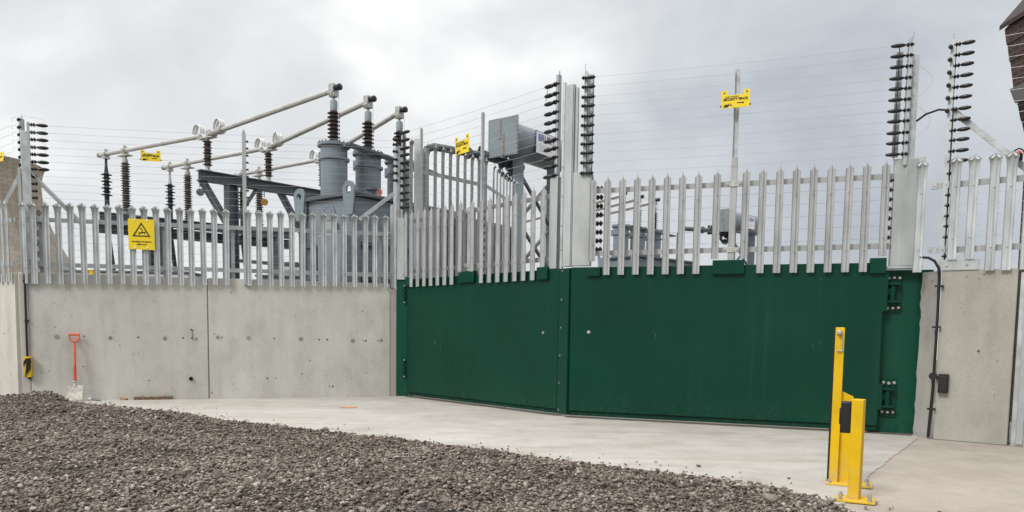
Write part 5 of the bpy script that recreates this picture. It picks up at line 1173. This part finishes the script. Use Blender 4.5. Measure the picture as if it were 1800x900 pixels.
# ------------------------------------------------------------------ sky and light
wld = bpy.data.worlds.new('World'); scn.world = wld; wld.use_nodes = True; nt = wld.node_tree
for n_ in list(nt.nodes): nt.nodes.remove(n_)
out = nt.nodes.new('ShaderNodeOutputWorld')
SUN = V((-.52, -.52, .68)).normalized()
sky = nt.nodes.new('ShaderNodeTexSky'); sky.sky_type = 'NISHITA'; sky.sun_disc = False
sky.sun_elevation = math.asin(SUN.z); sky.sun_rotation = math.atan2(SUN.x, SUN.y); sky.dust_density = 3
bg1 = nt.nodes.new('ShaderNodeBackground'); bg1.inputs['Strength'].default_value = .05; nt.links.new(sky.outputs[0], bg1.inputs['Color'])
tc = nt.nodes.new('ShaderNodeTexCoord'); gv = tc.outputs['Generated']
n1 = noise(nt, mapped(nt, gv, (1.0, 1.0, 1.6), (1.7, .4, .2)), 2.1, 7, .5, .4)
n2 = noise(nt, mapped(nt, gv, (1.0, 1.0, 1.5), (4.2, 1.4, 2.0)), 5.0, 6, .5, .5)
def blob(u, v, power):
    d = ray(u, v).normalized(); dn = nt.nodes.new('ShaderNodeVectorMath'); dn.operation = 'DOT_PRODUCT'; nt.links.new(gv, dn.inputs[0]); dn.inputs[1].default_value = d
    mx = nt.nodes.new('ShaderNodeMath'); mx.operation = 'MAXIMUM'; nt.links.new(dn.outputs['Value'], mx.inputs[0]); mx.inputs[1].default_value = 0
    pw_ = nt.nodes.new('ShaderNodeMath'); pw_.operation = 'POWER'; nt.links.new(mx.outputs[0], pw_.inputs[0]); pw_.inputs[1].default_value = power; return pw_.outputs[0]
def madd(a, k, b):
    m_ = nt.nodes.new('ShaderNodeMath'); m_.operation = 'MULTIPLY_ADD'; nt.links.new(a, m_.inputs[0]); m_.inputs[1].default_value = k
    if hasattr(b, 'is_linked'): nt.links.new(b, m_.inputs[2])
    else: m_.inputs[2].default_value = b
    return m_.outputs[0]
v_ = madd(n1, .95, -.20); v_ = madd(n2, .52, v_); v_ = madd(blob(300, 150, 40), .06, v_)
v_ = madd(blob(640, 10, 70), .21, v_); v_ = madd(blob(1040, 40, 170), .22, v_); v_ = madd(blob(250, 380, 30), .04, v_); v_ = madd(blob(1520, 360, 14), -.21, v_); v_ = madd(blob(330, 120, 90), -.05, v_)
bk = nt.nodes.new('ShaderNodeVectorMath'); bk.operation = 'DOT_PRODUCT'; nt.links.new(gv, bk.inputs[0]); bk.inputs[1].default_value = V((-.34, -.93, .12)).normalized()
v_ = madd(ramp(nt, bk.outputs['Value'], [(.25, 0.), (.95, 1.)]), -.10, v_)
v_ = madd(ramp(nt, madd(blob(-900, 450, 3), 1.0, 0.0), [(.2, 0.), (.9, 1.)]), .16, v_)
sz = nt.nodes.new('ShaderNodeSeparateXYZ'); nt.links.new(gv, sz.inputs[0])
v_ = madd(ramp(nt, sz.outputs[2], [(.38, 0.), (.80, 1.)]), .62, v_)
cl = ramp(nt, v_, [(0, (.26, .275, .30)), (.28, (.39, .415, .455)), (.44, (.48, .505, .53)), (.58, (.56, .58, .595)), (.74, (.66, .672, .678)), (.88, (.82, .822, .82)), (.98, (1.0, 1.0, .99)), (1.15, (1.7, 1.68, 1.65))])
bg2 = nt.nodes.new('ShaderNodeBackground'); nt.links.new(cl, bg2.inputs['Color']); bg2.inputs['Strength'].default_value = 1.0
ms = nt.nodes.new('ShaderNodeMixShader'); ms.inputs[0].default_value = .93; nt.links.new(bg1.outputs[0], ms.inputs[1]); nt.links.new(bg2.outputs[0], ms.inputs[2]); nt.links.new(ms.outputs[0], out.inputs['Surface'])
sl = bpy.data.lights.new('sun', 'SUN'); sl.energy = 1.5; sl.angle = R_(15); sl.color = (1, .965, .92)
so_ = bpy.data.objects.new('sun', sl); COL.objects.link(so_); so_.rotation_euler = (-SUN).to_track_quat('-Z', 'Y').to_euler()

for o in bpy.data.objects:
    if '_w' in o: del o['_w']
vs_ = scn.view_settings; vs_.view_transform = 'Standard'; vs_.look = 'None'; vs_.exposure = 0.45; vs_.gamma = 1.0; vs_.use_curve_mapping = False
scn.render.engine = 'CYCLES'; scn.cycles.use_denoising = True; scn.cycles.max_bounces = 6
scn.render.film_transparent = False
